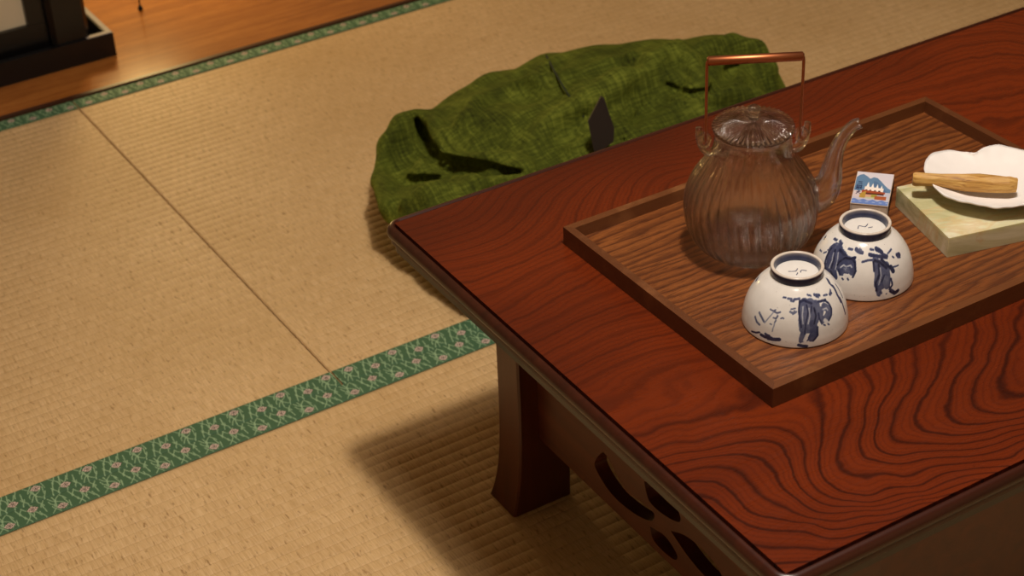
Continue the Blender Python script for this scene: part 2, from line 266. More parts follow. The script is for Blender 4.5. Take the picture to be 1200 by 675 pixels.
def tube(path, radii, n=16, cap=True):
    P = [Vector(p) for p in path]; V = []; F = []
    if not hasattr(radii, '__len__'): radii = [radii]*len(P)
    T = [(P[min(i+1, len(P)-1)] - P[max(i-1, 0)]).normalized() for i in range(len(P))]
    ref = Vector((0, 0, 1)) if abs(T[0].z) < .9 else Vector((1, 0, 0))
    nrm = (ref - T[0]*ref.dot(T[0])).normalized()
    for i, p in enumerate(P):
        nrm = (nrm - T[i]*nrm.dot(T[i])).normalized(); b = T[i].cross(nrm)
        for j in range(n):
            a = 2*PI*j/n; V.append(p + (nrm*math.cos(a) + b*math.sin(a))*radii[i])
    F = grid_faces(len(P), n, True)
    if cap: F += [tuple(range(n))[::-1], tuple(range((len(P)-1)*n, len(P)*n))]
    return V, F

def smooth_path(pts, k=8):
    pts = [np.array(p, float) for p in pts]; P = [pts[0]*2 - pts[1]] + pts + [pts[-1]*2 - pts[-2]]; out = []
    for i in range(1, len(P) - 2):
        for s in range(k):
            t = s / k; a, b, c, d = P[i-1:i+3]
            out.append(.5*((2*b) + (c-a)*t + (2*a-5*b+4*c-d)*t*t + (3*b-a-3*c+d)*t**3))
    out.append(pts[-1]); return out

def tps(pts, vals, reg=1e-4):
    P = np.array(pts, float); n = len(P)
    def U(d2): return np.where(d2 > 1e-12, d2*np.log(np.maximum(d2, 1e-12)), 0)
    K = U(((P[:, None]-P[None])**2).sum(-1)) + reg*np.eye(n)
    Q = np.c_[np.ones(n), P]
    M = np.block([[K, Q], [Q.T, np.zeros((3, 3))]])
    w = np.linalg.solve(M, np.r_[vals, 0, 0, 0])
    def f(X):
        X = np.asarray(X, float); o = np.zeros(len(X))
        for i in range(0, len(X), 20000):
            x = X[i:i+20000]; d2 = ((x[:, None]-P[None])**2).sum(-1)
            o[i:i+20000] = U(d2) @ w[:n] + w[n] + x @ w[n+1:]
        return o
    return f

# ------------------------------------------------------------------ materials
def lin(r, g, b):
    f = lambda c: (c/255/12.92 if c/255 <= .04045 else ((c/255+.055)/1.055)**2.4)
    return (f(r), f(g), f(b), 1)

class N:
    def __init__(s, name):
        s.m = bpy.data.materials.new(name); s.m.use_nodes = True
        s.t = s.m.node_tree; s.b = s.t.nodes['Principled BSDF']; s.out = s.t.nodes['Material Output']
        s._co = None
    def n(s, typ, ins=None, **kw):
        x = s.t.nodes.new(typ)
        for k, v in kw.items(): setattr(x, k, v)
        for k, v in (ins or {}).items(): s.put(x.inputs[k], v)
        return x
    def put(s, sock, v):
        if isinstance(v, bpy.types.NodeSocket): s.t.links.new(v, sock)
        else: sock.default_value = v
    def co(s):
        if not s._co: s._co = s.n('ShaderNodeTexCoord').outputs['Object']
        return s._co
    def map(s, scale=(1,1,1), rot=(0,0,0), loc=(0,0,0), vec=None):
        return s.n('ShaderNodeMapping', {'Vector': vec or s.co(), 'Scale': scale, 'Rotation': rot, 'Location': loc}).outputs[0]
    def noise(s, vec, scale=1, detail=3, rough=.5, dist=0):
        return s.n('ShaderNodeTexNoise', {'Vector': vec, 'Scale': scale, 'Detail': detail, 'Roughness': rough, 'Distortion': dist}).outputs['Fac']
    def wave(s, vec, scale, dist=0, dscale=1, axis='X', prof='SIN', detail=2):
        return s.n('ShaderNodeTexWave', {'Vector': vec, 'Scale': scale, 'Distortion': dist, 'Detail Scale': dscale, 'Detail': detail}, bands_direction=axis, wave_profile=prof).outputs['Fac']
    def ramp(s, fac, stops, interp='LINEAR'):
        r = s.n('ShaderNodeValToRGB', {'Fac': fac}); cr = r.color_ramp; cr.interpolation = interp
        while len(cr.elements) < len(stops): cr.elements.new(.5)
        for e, (p, c) in zip(cr.elements, stops): e.position = p; e.color = c if hasattr(c, '__len__') else (c, c, c, 1)
        return r.outputs['Color']
    def mix(s, fac, a, b, mode='MIX'):
        x = s.n('ShaderNodeMix', data_type='RGBA', blend_type=mode)
        s.put(x.inputs[0], fac); s.put(x.inputs[6], a); s.put(x.inputs[7], b); return x.outputs[2]
    def math(s, op, a, b=0.0, c=None):
        x = s.n('ShaderNodeMath', operation=op); s.put(x.inputs[0], a); s.put(x.inputs[1], b)
        if c is not None: s.put(x.inputs[2], c)
        return x.outputs[0]
    def attr(s, name, out='Fac'):
        return s.n('ShaderNodeAttribute', attribute_name=name).outputs[out]
    def bump(s, h, strength=.3, dist=.001, nrm=None):
        i = {'Height': h, 'Strength': strength, 'Distance': dist}
        if nrm: i['Normal'] = nrm
        return s.n('ShaderNodeBump', i).outputs[0]
    def set(s, **kw):
        for k, v in kw.items(): s.put(s.b.inputs[k.replace('_', ' ')], v)
        return s

def plain(name, col, rough=.5, var=.15, scale=60, **kw):
    k = N(name); dark = tuple(c*(1-var) for c in col[:3]) + (1,)
    k.set(Base_Color=k.mix(k.noise(k.co(), scale, 4), dark, col), Roughness=rough, **kw); return k.m

def tatami_mat_material():
    k = N('woven_rush')
    rush = k.noise(k.map((700, 45, 1)), 1, 2)
    strand = k.noise(k.map((260, 66, 1)), 1, 3, .6)
    big = k.noise(k.map((4, 4, 1)), 1, 3)
    c = k.ramp(rush, [(.25, lin(200,163,110)), (.5, lin(220,183,130)), (.75, lin(232,197,147))])
    c = k.mix(k.ramp(strand, [(.30, .75), (.40, 0.)]), c, lin(138,100,56))
    c = k.mix(k.ramp(big, [(.35, 0.), (.7, .35)]), c, lin(184,144,86))
    wv = k.n('ShaderNodeVectorMath', {0: k.co(), 1: k.n('ShaderNodeVectorMath', {0: k.n('ShaderNodeTexNoise', {'Vector': k.map((90, 60, 1)), 'Scale': 1., 'Detail': 2.}).outputs['Color'], 1: (.006, .002, 0)}, operation='MULTIPLY').outputs[0]}, operation='ADD').outputs[0]
    bk = k.n('ShaderNodeTexBrick', {'Vector': wv, 'Color1': (0,0,0,1), 'Color2': (.25,.25,.25,1), 'Mortar': (1,1,1,1), 'Scale': 1., 'Mortar Size': .00035, 'Mortar Smooth': .8, 'Brick Width': .0125, 'Row Height': .0149}, offset=.5).outputs['Color']
    c = k.mix(k.math('MULTIPLY', bk, .42), c, lin(150,108,60))
    h = k.math('SUBTRACT', k.math('ADD', rush, k.math('MULTIPLY', strand, .8)), k.math('MULTIPLY', bk, .7))
    k.set(Base_Color=c, Roughness=.5, Normal=k.bump(h, .5, .0006)); k.b.inputs['Specular IOR Level'].default_value = .35
    return k.m

def border_material():
    k = N('woven_border_cloth')
    p = k.attr('pat', 'Color')
    weave = k.noise(k.map((1500, 1500, 1)), 1, 1)
    c = k.mix(.18, p, k.mix(weave, (0.0,0.0,0.0,1), p))
    k.set(Base_Color=c, Roughness=.75, Normal=k.bump(weave, .25, .0003)); return k.m

def table_top_material():
    k = N('lacquered_figured_wood')
    g = k.attr('grain')
    wob = k.noise(k.map((7, 9, 1)), 1, 4, .55); fine = k.noise(k.map((45, 60, 1)), 1, 3)
    f = k.math('ADD', k.math('ADD', g, k.math('MULTIPLY', wob, 1.6)), k.math('MULTIPLY', fine, .35))
    fr = k.math('FRACT', k.math('MULTIPLY', f, .92))
    line = k.ramp(fr, [(0, 1.), (.07, .75), (.17, .12), (.55, 0.), (.88, .15), (.97, .9)])
    fr2 = k.math('FRACT', k.math('MULTIPLY', f, 3.1))
    line2 = k.ramp(fr2, [(0, .35), (.35, 0.), (.8, .0), (1, .35)])
    base = k.ramp(k.noise(k.map((2.2, 4.5, 1)), 1, 3), [(.3, lin(64,22,9)), (.5, lin(92,33,11)), (.7, lin(114,43,13))])
    c = k.mix(line2, base, lin(62,22,11)); c = k.mix(k.math('MULTIPLY', line, k.attr('gstr')), c, lin(38,13,8))
    pore = k.noise(k.map((420, 1400, 1)), 1, 2)
    c = k.mix(k.ramp(pore, [(.28, .5), (.4, 0.)]), c, lin(50,18,9))
    scr = k.noise(k.map((30, 400, 1), (0, 0, .5)), 1, 2)
    k.set(Base_Color=c, Roughness=k.ramp(scr, [(.3, .26), (.8, .36)]), Normal=k.bump(pore, .12, .0003))
    k.b.inputs['Specular IOR Level'].default_value = .28
    return k.m

def dark_wood(name, c1, c2, rough=.35, axis='X', scale=40):
    k = N(name); sc = {'X': (scale*.1, scale*1.6, scale*1.6), 'Y': (scale*1.6, scale*.1, scale*1.6), 'Z': (scale*1.6, scale*1.6, scale*.1)}[axis]
    n = k.noise(k.map(sc), 1, 4, .6, .6)
    k.set(Base_Color=k.ramp(n, [(.3, c1), (.7, c2)]), Roughness=rough, Normal=k.bump(n, .1, .0005)); return k.m

def tray_floor_material():
    k = N('oak_tray_wood')
    lowv = k.map((2.2, 7, 1))
    wob = k.noise(lowv, 1, 3, .5)
    y = k.n('ShaderNodeSeparateXYZ', {0: k.co()}).outputs['Y']
    f = k.math('ADD', k.math('MULTIPLY', y, 110.), k.math('MULTIPLY', wob, 9.))
    f = k.math('ADD', f, k.math('MULTIPLY', k.noise(k.map((12, 70, 1)), 1, 3), 1.9))
    fr = k.math('FRACT', f)
    ln = k.ramp(fr, [(0, .85), (.22, .5), (.5, 0.), (.8, .1), (1, .85)])
    base = k.ramp(k.noise(k.map((5, 14, 1)), 1, 3), [(.3, lin(112,60,24)), (.7, lin(138,80,36))])
    pore = k.noise(k.map((60, 900, 1)), 1, 3, .6)
    c = k.mix(ln, base, lin(70,32,13)); c = k.mix(k.ramp(pore, [(.36, .65), (.5, 0.)]), c, lin(60,28,12))
    k.set(Base_Color=c, Roughness=.42, Normal=k.bump(pore, .25, .0004)); return k.m

def wood_strip(name, a, b, d, axis):
    k = N(name)
    s = (30, 700, 700) if axis == 'X' else (700, 30, 700)
    n = k.noise(k.map(s), 1, 3, .6); w = k.noise(k.map((25, 25, 25)), 1, 4, .6)
    c = k.mix(n, a, b); c = k.mix(k.ramp(w, [(.55, 0.), (.75, .5)]), c, d)
    k.set(Base_Color=c, Roughness=.42, Normal=k.bump(n, .2, .0003)); return k.m

def glass_material():
    k = N('clear_glass')
    k.set(Base_Color=(1, 1, 1, 1), Roughness=.015, IOR=1.42, Transmission_Weight=1.)
    streak = k.noise(k.co(), 90, 2)
    k.put(k.b.inputs['Roughness'], k.ramp(streak, [(.3, 0.), (.8, .004)]))
    # thin blown wall: mostly see-through, with a mirror-like skin
    tr = k.n('ShaderNodeBsdfTransparent', {'Color': (.975, .975, .965, 1)})
    gl = k.n('ShaderNodeBsdfGlossy', {'Color': (1, 1, 1, 1), 'Roughness': .008})
    fc = k.n('ShaderNodeLayerWeight', {'Blend': .5}).outputs['Facing']
    fr = k.math('ADD', k.math('MULTIPLY', k.math('POWER', fc, 5.), .7), .055)
    thin = k.n('ShaderNodeMixShader', {0: fr, 1: tr.outputs[0], 2: gl.outputs[0]})
    mx = k.n('ShaderNodeMixShader', {0: .52, 1: k.b.outputs[0], 2: thin.outputs[0]})
    k.t.links.new(mx.outputs[0], k.out.inputs['Surface']); return k.m

def corduroy_material():
    k = N('green_corduroy')
    wx = k.wave(k.map((1, 1, 1), (0, 0, .65)), 150, 1.2, 30, 'X'); wy = k.wave(k.map((1, 1, 1), (0, 0, .65)), 150, 1.2, 30, 'Y')
    n1 = k.noise(k.map((320, 22, 22), (0, 0, .65)), 1, 3, .6); n2 = k.noise(k.map((22, 320, 320), (0, 0, .65)), 1, 3, .6)
    big = k.noise(k.co(), 14, 4, .6)
    f = k.math('ADD', k.math('MULTIPLY', n1, .5), k.math('MULTIPLY', n2, .5))
    f = k.math('ADD', k.math('MULTIPLY', f, .65), k.math('MULTIPLY', big, .35))
    c = k.ramp(f, [(.36, lin(42,46,15)), (.50, lin(82,90,27)), (.62, lin(124,132,46))])
    c = k.mix(k.math('MULTIPLY', wx, .28), c, lin(40,44,14))
    h = k.math('ADD', wx, k.math('ADD', k.math('MULTIPLY', f, 2.), k.math('MULTIPLY', wy, .4)))
    k.set(Base_Color=c, Roughness=.9, Sheen_Weight=.3, Sheen_Roughness=.4, Sheen_Tint=lin(170,180,60), Normal=k.bump(h, .4, .0009))
    k.b.inputs['Specular IOR Level'].default_value = .1
    return k.m

def bowl_material():
    k = N('blue_and_white_porcelain')
    p = k.attr('paint'); crack = k.noise(k.co(), 120, 4)
    white = k.mix(crack, lin(214,208,200), lin(226,221,214))
    spk = k.noise(k.co(), 700, 2)
    white = k.mix(k.ramp(spk, [(.24, .6), (.29, 0.)]), white, lin(120,110,110))
    wash = k.noise(k.co(), 260, 3)
    blue = k.ramp(k.math('ADD', p, k.math('MULTIPLY', k.math('SUBTRACT', wash, .5), .3)), [(.1, lin(190,190,196)), (.45, lin(112,116,136)), (.7, lin(66,70,98)), (1, lin(26,28,50))])
    k.set(Base_Color=k.mix(k.ramp(p, [(.03, 0.), (.2, 1.)]), white, blue), Roughness=.17); return k.m

def footring_material():
    k = N('blue_glazed_foot')
    p = k.attr('paint'); n = k.noise(k.map((220, 220, 40)), 1, 3)
    blue = k.mix(n, lin(30,34,58), lin(54,60,92))
    k.set(Base_Color=k.mix(p, k.mix(n, lin(196,180,164), lin(212,200,186)), blue), Roughness=.25); return k.m

def onyx_material():
    k = N('pale_green_onyx')
    n = k.noise(k.map((9, 22, 40), (.3, .2, .4)), 1, 5, .6, 1.2)
    v = k.noise(k.map((14, 30, 14), (0, 0, 1.0)), 1, 4, .6, .8)
    c = k.ramp(n, [(.3, lin(164,160,112)), (.5, lin(204,198,158)), (.7, lin(228,222,194))])
    c = k.mix(k.ramp(v, [(.5, 0.), (.55, .5), (.6, 0.)]), c, lin(206,172,118))
    k.set(Base_Color=c, Roughness=.32, Subsurface_Weight=.35, Subsurface_Radius=(.012, .012, .006), Subsurface_Scale=.6); return k.m

def vcol_material(name, attr, rough=.5):
    k = N(name); k.set(Base_Color=k.attr(attr, 'Color'), Roughness=rough); return k.m

def alcove_floor_material():
    k = N('varnished_floor_board')
    w = k.noise(k.map((5, 60, 1)), 1, 4, .55, .8)
    fl = k.noise(k.map((40, 500, 1)), 1, 2)
    c = k.ramp(w, [(.3, lin(146,84,30)), (.6, lin(176,108,44)), (.8, lin(188,122,54))])
    c = k.mix(k.ramp(fl, [(.35, .4), (.5, 0.)]), c, lin(130,64,22))
    x = k.n('ShaderNodeSeparateXYZ', {0: k.co()}).outputs['X']
    jf = k.math('ABSOLUTE', k.math('SUBTRACT', k.math('FRACT', k.math('MULTIPLY', x, 3.6)), .5))
    k.set(Base_Color=c, Roughness=.22); k.b.inputs['Coat Weight'].default_value = .2; return k.m

M = dict(
    tatami=tatami_mat_material(), heri=border_material(), top=table_top_material(),
    mould=dark_wood('lacquered_moulding', lin(46,19,10), lin(64,27,14), .3),
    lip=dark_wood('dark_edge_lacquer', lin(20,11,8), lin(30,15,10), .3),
    leg=dark_wood('lacquered_leg_wood', lin(70,30,13), lin(92,42,19), .35, 'Z'),
    apron=dark_wood('lacquered_apron_wood', lin(76,34,14), lin(98,46,20), .4, 'Y'),
    tray=tray_floor_material(),
    rimx=wood_strip('tray_rim_wood_long', lin(88,47,21), lin(112,66,32), lin(150,100,58), 'X'),
    rimy=wood_strip('tray_rim_wood_short', lin(80,42,19), lin(102,58,28), lin(138,88,52), 'Y'),
    glass=glass_material(), cord=corduroy_material(), bowl=bowl_material(), foot=footring_material(),
    onyx=onyx_material(), board=alcove_floor_material(),
    copper=plain('brushed_copper', lin(180,108,70), .42, .12, 300, Metallic=1.),
    plaster=plain('white_bisque', lin(238,232,226), .6, .05, 90),
    black=plain('black_lacquer', lin(13,11,11), .3, .3, 50),
    worn=plain('worn_grey_wood', lin(168,156,146), .6, .3, 80),
    paper=plain('pale_paper', lin(196,180,150), .8, .06, 30),
    leather=plain('dark_brown_leather', lin(52,42,38), .55, .35, 500),
    stitch=plain('green_stitching', lin(44,52,20), .9, .3, 400),
    iron=plain('black_iron', lin(20,18,17), .45, .3, 200, Metallic=.6),
    trim=dark_wood('dark_floor_trim', lin(58,28,14), lin(74,38,20), .35),
    sub=plain('plain_subfloor', lin(120,96,66), .8, .2, 10),
    wall=plain('earth_plaster', lin(186,168,136), .9, .08, 40),
    ceil=plain('cedar_ceiling_boards', lin(96,70,46), .7, .15, 12),
    card=plain('matchbox_card', lin(206,190,172), .7, .05, 100),
    striker=plain('matchbox_striker', lin(80,52,40), .9, .3, 900),
)

# ------------------------------------------------------------------ setting
MATW = .88; HERI = .03; HT = .0011
bm = bmesh.new(); box(bm, -2.2, 3.2, -2.6, MATW + .01, -.09, -.055)
sub = bm_obj('floor', bm, M['sub']); sub['kind'] = 'structure'
bm = bmesh.new(); box(bm, -2.2, 3.2, MATW + .0085, 1.75, -.055, .002)
fl = bm_obj('floor', bm, M['board']); fl['kind'] = 'structure'
bm = bmesh.new(); box(bm, -2.2, 3.2, MATW + .0005, MATW + .0085, -.055, .004)
tr = bm_obj('trim_1', bm, M['trim'], bevel=.001); tr['kind'] = 'structure'
bm = bmesh.new(); box(bm, -2.2, 3.2, 1.75, 1.85, -.055, 2.4)
wl = bm_obj('wall_back', bm, M['wall']); wl['kind'] = 'structure'
for nm_, b_ in (('wall_left', (-2.3,-2.2,-2.6,1.85,-.055,2.4)), ('wall_right', (3.2,3.3,-2.6,1.85,-.055,2.4)), ('wall_front', (-2.3,3.3,-2.7,-2.6,-.055,2.4))):
    bm = bmesh.new(); box(bm, *b_); bm_obj(nm_, bm, M['wall'])['kind'] = 'structure'
bm = bmesh.new(); box(bm, -2.3, 3.3, -2.7, 1.85, 2.4, 2.5); bm_obj('ceiling', bm, M['ceil'])['kind'] = 'structure'

# -- border pattern: one repeat, painted on a raster in metres
PER = .0577
def border_raster():
    res = .0003; nx = int(PER/res); ny = int(.030/res)
    X = (np.arange(nx)+.5)*res; Y = (np.arange(ny)+.5)*res
    gx, gy = np.meshgrid(X, Y); img = np.empty((ny, nx, 3)); img[:] = lin(70,106,70)[:3]
    vein = np.array(lin(158,188,142)[:3]); r2 = random.Random(5)
    def stroke(pts, w, col):
        nonlocal img
        pts = smooth_path(pts, 8)
        d = np.full(gx.shape, 9.)
        for a, b in zip(pts[:-1], pts[1:]):
            for sh in (-PER, 0, PER):
                ax, ay = a[0]+sh, a[1]; bx, by = b[0]+sh, b[1]
                L = (bx-ax)**2+(by-ay)**2+1e-12; t = np.clip(((gx-ax)*(bx-ax)+(gy-ay)*(by-ay))/L, 0, 1)
                d = np.minimum(d, np.hypot(gx-ax-t*(bx-ax), gy-ay-t*(by-ay)))
        m = np.clip((w-d)/.0003+.5, 0, 1)[..., None]; img = img*(1-m)+np.array(col)*m
    for i in range(20):
        x0 = PER*i/20 + r2.uniform(-.001, .001); row = i % 3
        y0 = [-.001, .008, .017][row]; ln = r2.uniform(.010, .0135); sw = r2.uniform(.001, .006)*(1 if i % 4 else -1.2)
        stroke([(x0, y0), (x0+sw*.2, y0+ln*.35), (x0+sw*.75, y0+ln*.7), (x0+sw, y0+ln)], .00052, vein)
    for i in range(2):
        x0 = PER*i/2+.004
        stroke([(x0, .002), (x0+.004, .009), (x0+.012, .015), (x0+.016, .024)], .0005, vein)
        stroke([(x0+.012, .003), (x0+.006, .010), (x0+.005, .019), (x0-.002, .028)], .0005, vein)
    fl_ = np.array(lin(226,200,180)[:3]); dk = np.array(lin(66,44,38)[:3])
    for cx, cy in ((.0145, .0215), (.0145+PER/2, .0095)):
        for sh in (-PER, 0, PER):
            dx = np.abs(gx-cx-sh); dy = np.abs(gy-cy); d = dx/.0060+dy/.0052
            for lo, hi, col in ((0, 1.12, dk), (.68, .98, fl_), (.28, .48, fl_)):
                m = ((d >= lo) & (d < hi))[..., None]; img = np.where(m, col, img)
            e = (np.hypot(dx-.0030, dy-.0026) < .0008)[..., None]; img = np.where(e, fl_, img)
    return img, res
BIMG, BRES = border_raster()

def border_strip(parent, x0, x1, y_in, y_out, fine0=None, fine1=None, z0=.0002):
    """ribbon laid along x between the mat edge y_out and its inner hem y_in (local to the mat)"""
    s = 1 if y_out > y_in else -1; w = abs(y_out-y_in)
    xs = [x0]
    f0, f1 = (fine0, fine1) if fine0 is not None else (x0, x0+.01)
    f0 = max(f0, x0); f1 = min(f1, x1)
    step = .0006
    if f1 > f0:
        if f0 > x0: xs += list(np.arange(x0, f0, .004)[1:])
        xs += list(np.arange(f0, f1, step))
        if f1 < x1: xs += list(np.arange(f1, x1, .004))
    xs = sorted(set([round(x, 5) for x in xs] + [round(x1, 5)])); xs = np.array(xs)
    ny = 46; ys = np.linspace(0, w, ny); Vv = []; P = []
    for j, yy in enumerate(ys):
        zz = z0 + HT*min(1, (yy/.0012)**.5) if yy < .0012 else z0+HT
        if w-yy < .0015: zz -= (.0015-(w-yy))*.6
        iy = min(BIMG.shape[0]-1, int(yy/w*(BIMG.shape[0]-1)))
        col = BIMG[BIMG.shape[0]-1-iy][((((xs + .4) % PER)/BRES).astype(int)) % BIMG.shape[1]]
        Vv.append(np.c_[xs, np.full(len(xs), y_in+s*yy), np.full(len(xs), zz)]); P.append(col)
    n0 = ny*len(xs)
    skirt = [np.c_[xs, np.full(len(xs), y_out), np.full(len(xs), -.054)]]
    Vv += skirt; P.append(np.tile(np.array(lin(46,84,48)[:3]), (len(xs), 1)))
    F = grid_faces(ny+1, len(xs))
    if s < 0: F = [f[::-1] for f in F]
    o = mesh_obj('border_cloth', np.concatenate(Vv), F, M['heri'], parent, True, {'pat': np.concatenate(P)})
    o['label'] = 'green patterned border cloth'
    return o

def tatami(label, x0, x1, y0, y1, fine=None):
    t = thing('tatami_mat', label, 'tatami mat', (x0, y0, 0), 0, 'tatami mats on the floor')
    W, D = x1-x0-.0012, y1-y0-.0010; pitch = .0149
    nr = int(round(D/pitch)); pr = 8; ys = np.linspace(0, D, nr*pr+1)
    ph = (np.arange(len(ys)) % pr)/pr
    zs = .00095*np.abs(np.sin(PI*ph))**.7 - .0010
    xs = np.array([0, .0015] + list(np.linspace(.02, W-.02, 12)) + [W-.0015, W]); V = []
    for y, z in zip(ys, zs):
        for i, x in enumerate(xs): V.append((x, y, z - (.0015 if i in (0, len(xs)-1) else 0)))
    F = [f[::-1] for f in grid_faces(len(ys), len(xs))]
    n, m = len(ys), len(xs)
    ring = [j for j in range(m)] + [i*m+m-1 for i in range(1, n)] + [(n-1)*m+j for j in range(m-2, -1, -1)] + [i*m for i in range(n-2, 0, -1)]
    b0 = len(V)
    for i in ring: V.append((V[i][0], V[i][1], -.0545))
    R = len(ring)
    for a in range(R): F.append((ring[a], b0+a, b0+(a+1) % R, ring[(a+1) % R]))
    F.append(tuple(b0+a for a in range(R))[::-1])
    mesh_obj('woven_mat', V, F, M['tatami'], t, False)
    fx = (fine[0]-x0, fine[1]-x0) if fine else (None, None)
    border_strip(t, .0005, W-.0005, HERI, -.0001, *fx)
    border_strip(t, .0005, W-.0005, D-HERI, D+.0001, *((fx[0]-.1, fx[1]+.6) if fine else fx))
    return t

tatami('tatami mat left of the butt seam, reaching to the upper left wooden floor', -1.76, 0, 0, MATW, (-.62, 0))
tatami('tatami mat right of the butt seam, with the green bag lying on it', 0, 1.76, 0, MATW, (0, .75))
tatami('tatami mat under the low table, nearest at the bottom of the picture', -.88, .88, -MATW, 0, (-.62, .45))
tatami('tatami mat beyond the far end of the table at the right', .88, 2.64, -MATW, 0)
tatami('tatami mat at the far right, continuing the row with the green bag', 1.76, 3.19, 0, MATW)
tatami('tatami mat nearest the camera, under the near side of the table', -.88, .88, -2*MATW, -MATW)

# ------------------------------------------------------------------ low table
TX, TY, TT, TH = -.0279, -.22654, -.012735, .3345
TL, TWD = 1.20, .5865
tbl = thing('low_table', 'low dark red lacquered wooden table with flowing grain and moulded edge', 'table', (TX, TY, 0), TT)
def tabw(u, v, z=0):
    c, s = math.cos(TT), math.sin(TT); return Vector((TX + u*c + v*s, TY + u*s - v*c, z))
us = np.linspace(.0008, TL-.0008, 241); vs = np.linspace(.0008, TWD-.0008, 121)
gu, gv = np.meshgrid(us, vs)
gp = np.array([(a, b) for a, b, c in GRAIN]); gl = np.array([c for a, b, c in GRAIN])
gf = tps(gp, gl, 2e-5)(np.c_[gu.ravel(), gv.ravel()])
fade = np.clip((gu-.45)/.3, 0, 1).ravel()
alt = 14 - 30*(gv.ravel()-.2) + 5*np.sin(gu.ravel()*7+1)*np.cos(gv.ravel()*6)
inside = np.clip((gf-40)/20, 0, 1)
gf = gf*(1-fade)+alt*fade
near = np.clip((gv.ravel()-.36)/.12, 0, 1)
gstr = .38 + .46*near
V = np.c_[gu.ravel(), -gv.ravel(), np.full(gu.size, TH)]
F = [f[::-1] for f in grid_faces(121, 241)]
n, m = 121, 241
ring = [j for j in range(m)] + [i*m+m-1 for i in range(1, n)] + [(n-1)*m+j for j in range(m-2, -1, -1)] + [i*m for i in range(n-2, 0, -1)]
b0 = len(V); V = np.r_[V, np.c_[V[ring][:, :2], np.full(len(ring), TH-.012)]]
R = len(ring); F += [(ring[a], ring[(a+1) % R], b0+(a+1) % R, b0+a) for a in range(R)] + [tuple(b0+a for a in range(R))]
mesh_obj('tabletop', V, F, M['top'], tbl, False, {'grain': np.r_[gf, gf[ring]], 'gstr': np.r_[gstr, gstr[ring]]})

PROF = [(-.0005,-.012),(-.0005,-.0042),(.0008,-.0040),(.0014,-.0012),(.003,.0002),(.0052,0),(.0074,-.0016),(.0090,-.0042),(.0096,-.0072),(.0090,-.0100),(.0072,-.0118),
        (.0056,-.0124),(.0060,-.0132),(.0062,-.0180),(.0058,-.0186),(.0050,-.0190),(-.02,-.0190),(-.02,-.012)]
def ring_path(o, r0=.008, k=7):
    pts = []; r = r0 + o
    for cx, cy, a0 in ((r0, -r0, PI/2), (r0, -TWD+r0, PI), (TL-r0, -TWD+r0, 1.5*PI), (TL-r0, -r0, 2*PI)):
        for i in range(k):
            a = a0 + PI/2*i/(k-1); 
            if r > .0005: pts.append((cx+r*math.cos(a), cy+r*math.sin(a)))
            else:
                q = r; pts.append((cx + (q if math.cos(a0+PI/4) > 0 else -q), cy + (q if math.sin(a0+PI/4) > 0 else -q)))
    return pts
V = []; 
for o, z in PROF: V += [(x, y, TH+z) for x, y in ring_path(o)]
nn = 28; F = [f[::-1] for f in grid_faces(len(PROF), nn, True)]
F += [((len(PROF)-1)*nn+j, (len(PROF)-1)*nn+(j+1) % nn, (j+1) % nn, j) for j in range(nn)]
mo = mesh_obj('edge_moulding', V, F, M['mould'], tbl, True)
mo.data.set_sharp_from_angle(angle=math.radians(35))
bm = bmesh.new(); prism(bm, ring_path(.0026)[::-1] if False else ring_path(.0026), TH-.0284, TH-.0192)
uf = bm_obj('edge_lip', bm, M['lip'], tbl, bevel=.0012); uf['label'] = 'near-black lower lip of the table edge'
bm = bmesh.new(); box(bm, .021, TL-.021, -TWD+.021, -.021, TH-.0190, TH-.0125)
bm_obj('underframe', bm, M['mould'], tbl)

def leg(fx, fy):
    zs = [.0004, .008, .018, .03, .045, .065, .09, .13, .2, .3058]
    V = []
    for z in zs:
        d = .0112*(1-math.exp(-z/.04)); r = .002
        x0, x1, y0, y1 = .0655+d, .135, .0335+d, .083+.003*min(1, z/.1)
        for (x, y) in [(x0+r,y0),(x1-r,y0),(x1,y0+r),(x1,y1-r),(x1-r,y1),(x0+r,y1),(x0,y1-r),(x0,y0+r)]:
            X = x if not fx else TL-x; Y = -y if not fy else -TWD+y
            V.append((X, Y, z))
    F = grid_faces(len(zs), 8, True) + [tuple(range(8))[::-1], tuple(range((len(zs)-1)*8, len(zs)*8))]
    if fx == fy: F = [f[::-1] for f in F]
    o = mesh_obj('leg', V, F, M['leg'], tbl, True); o.data.set_sharp_from_angle(angle=math.radians(30)); return o
for fx in (0, 1):
    for fy in (0, 1): leg(fx, fy)

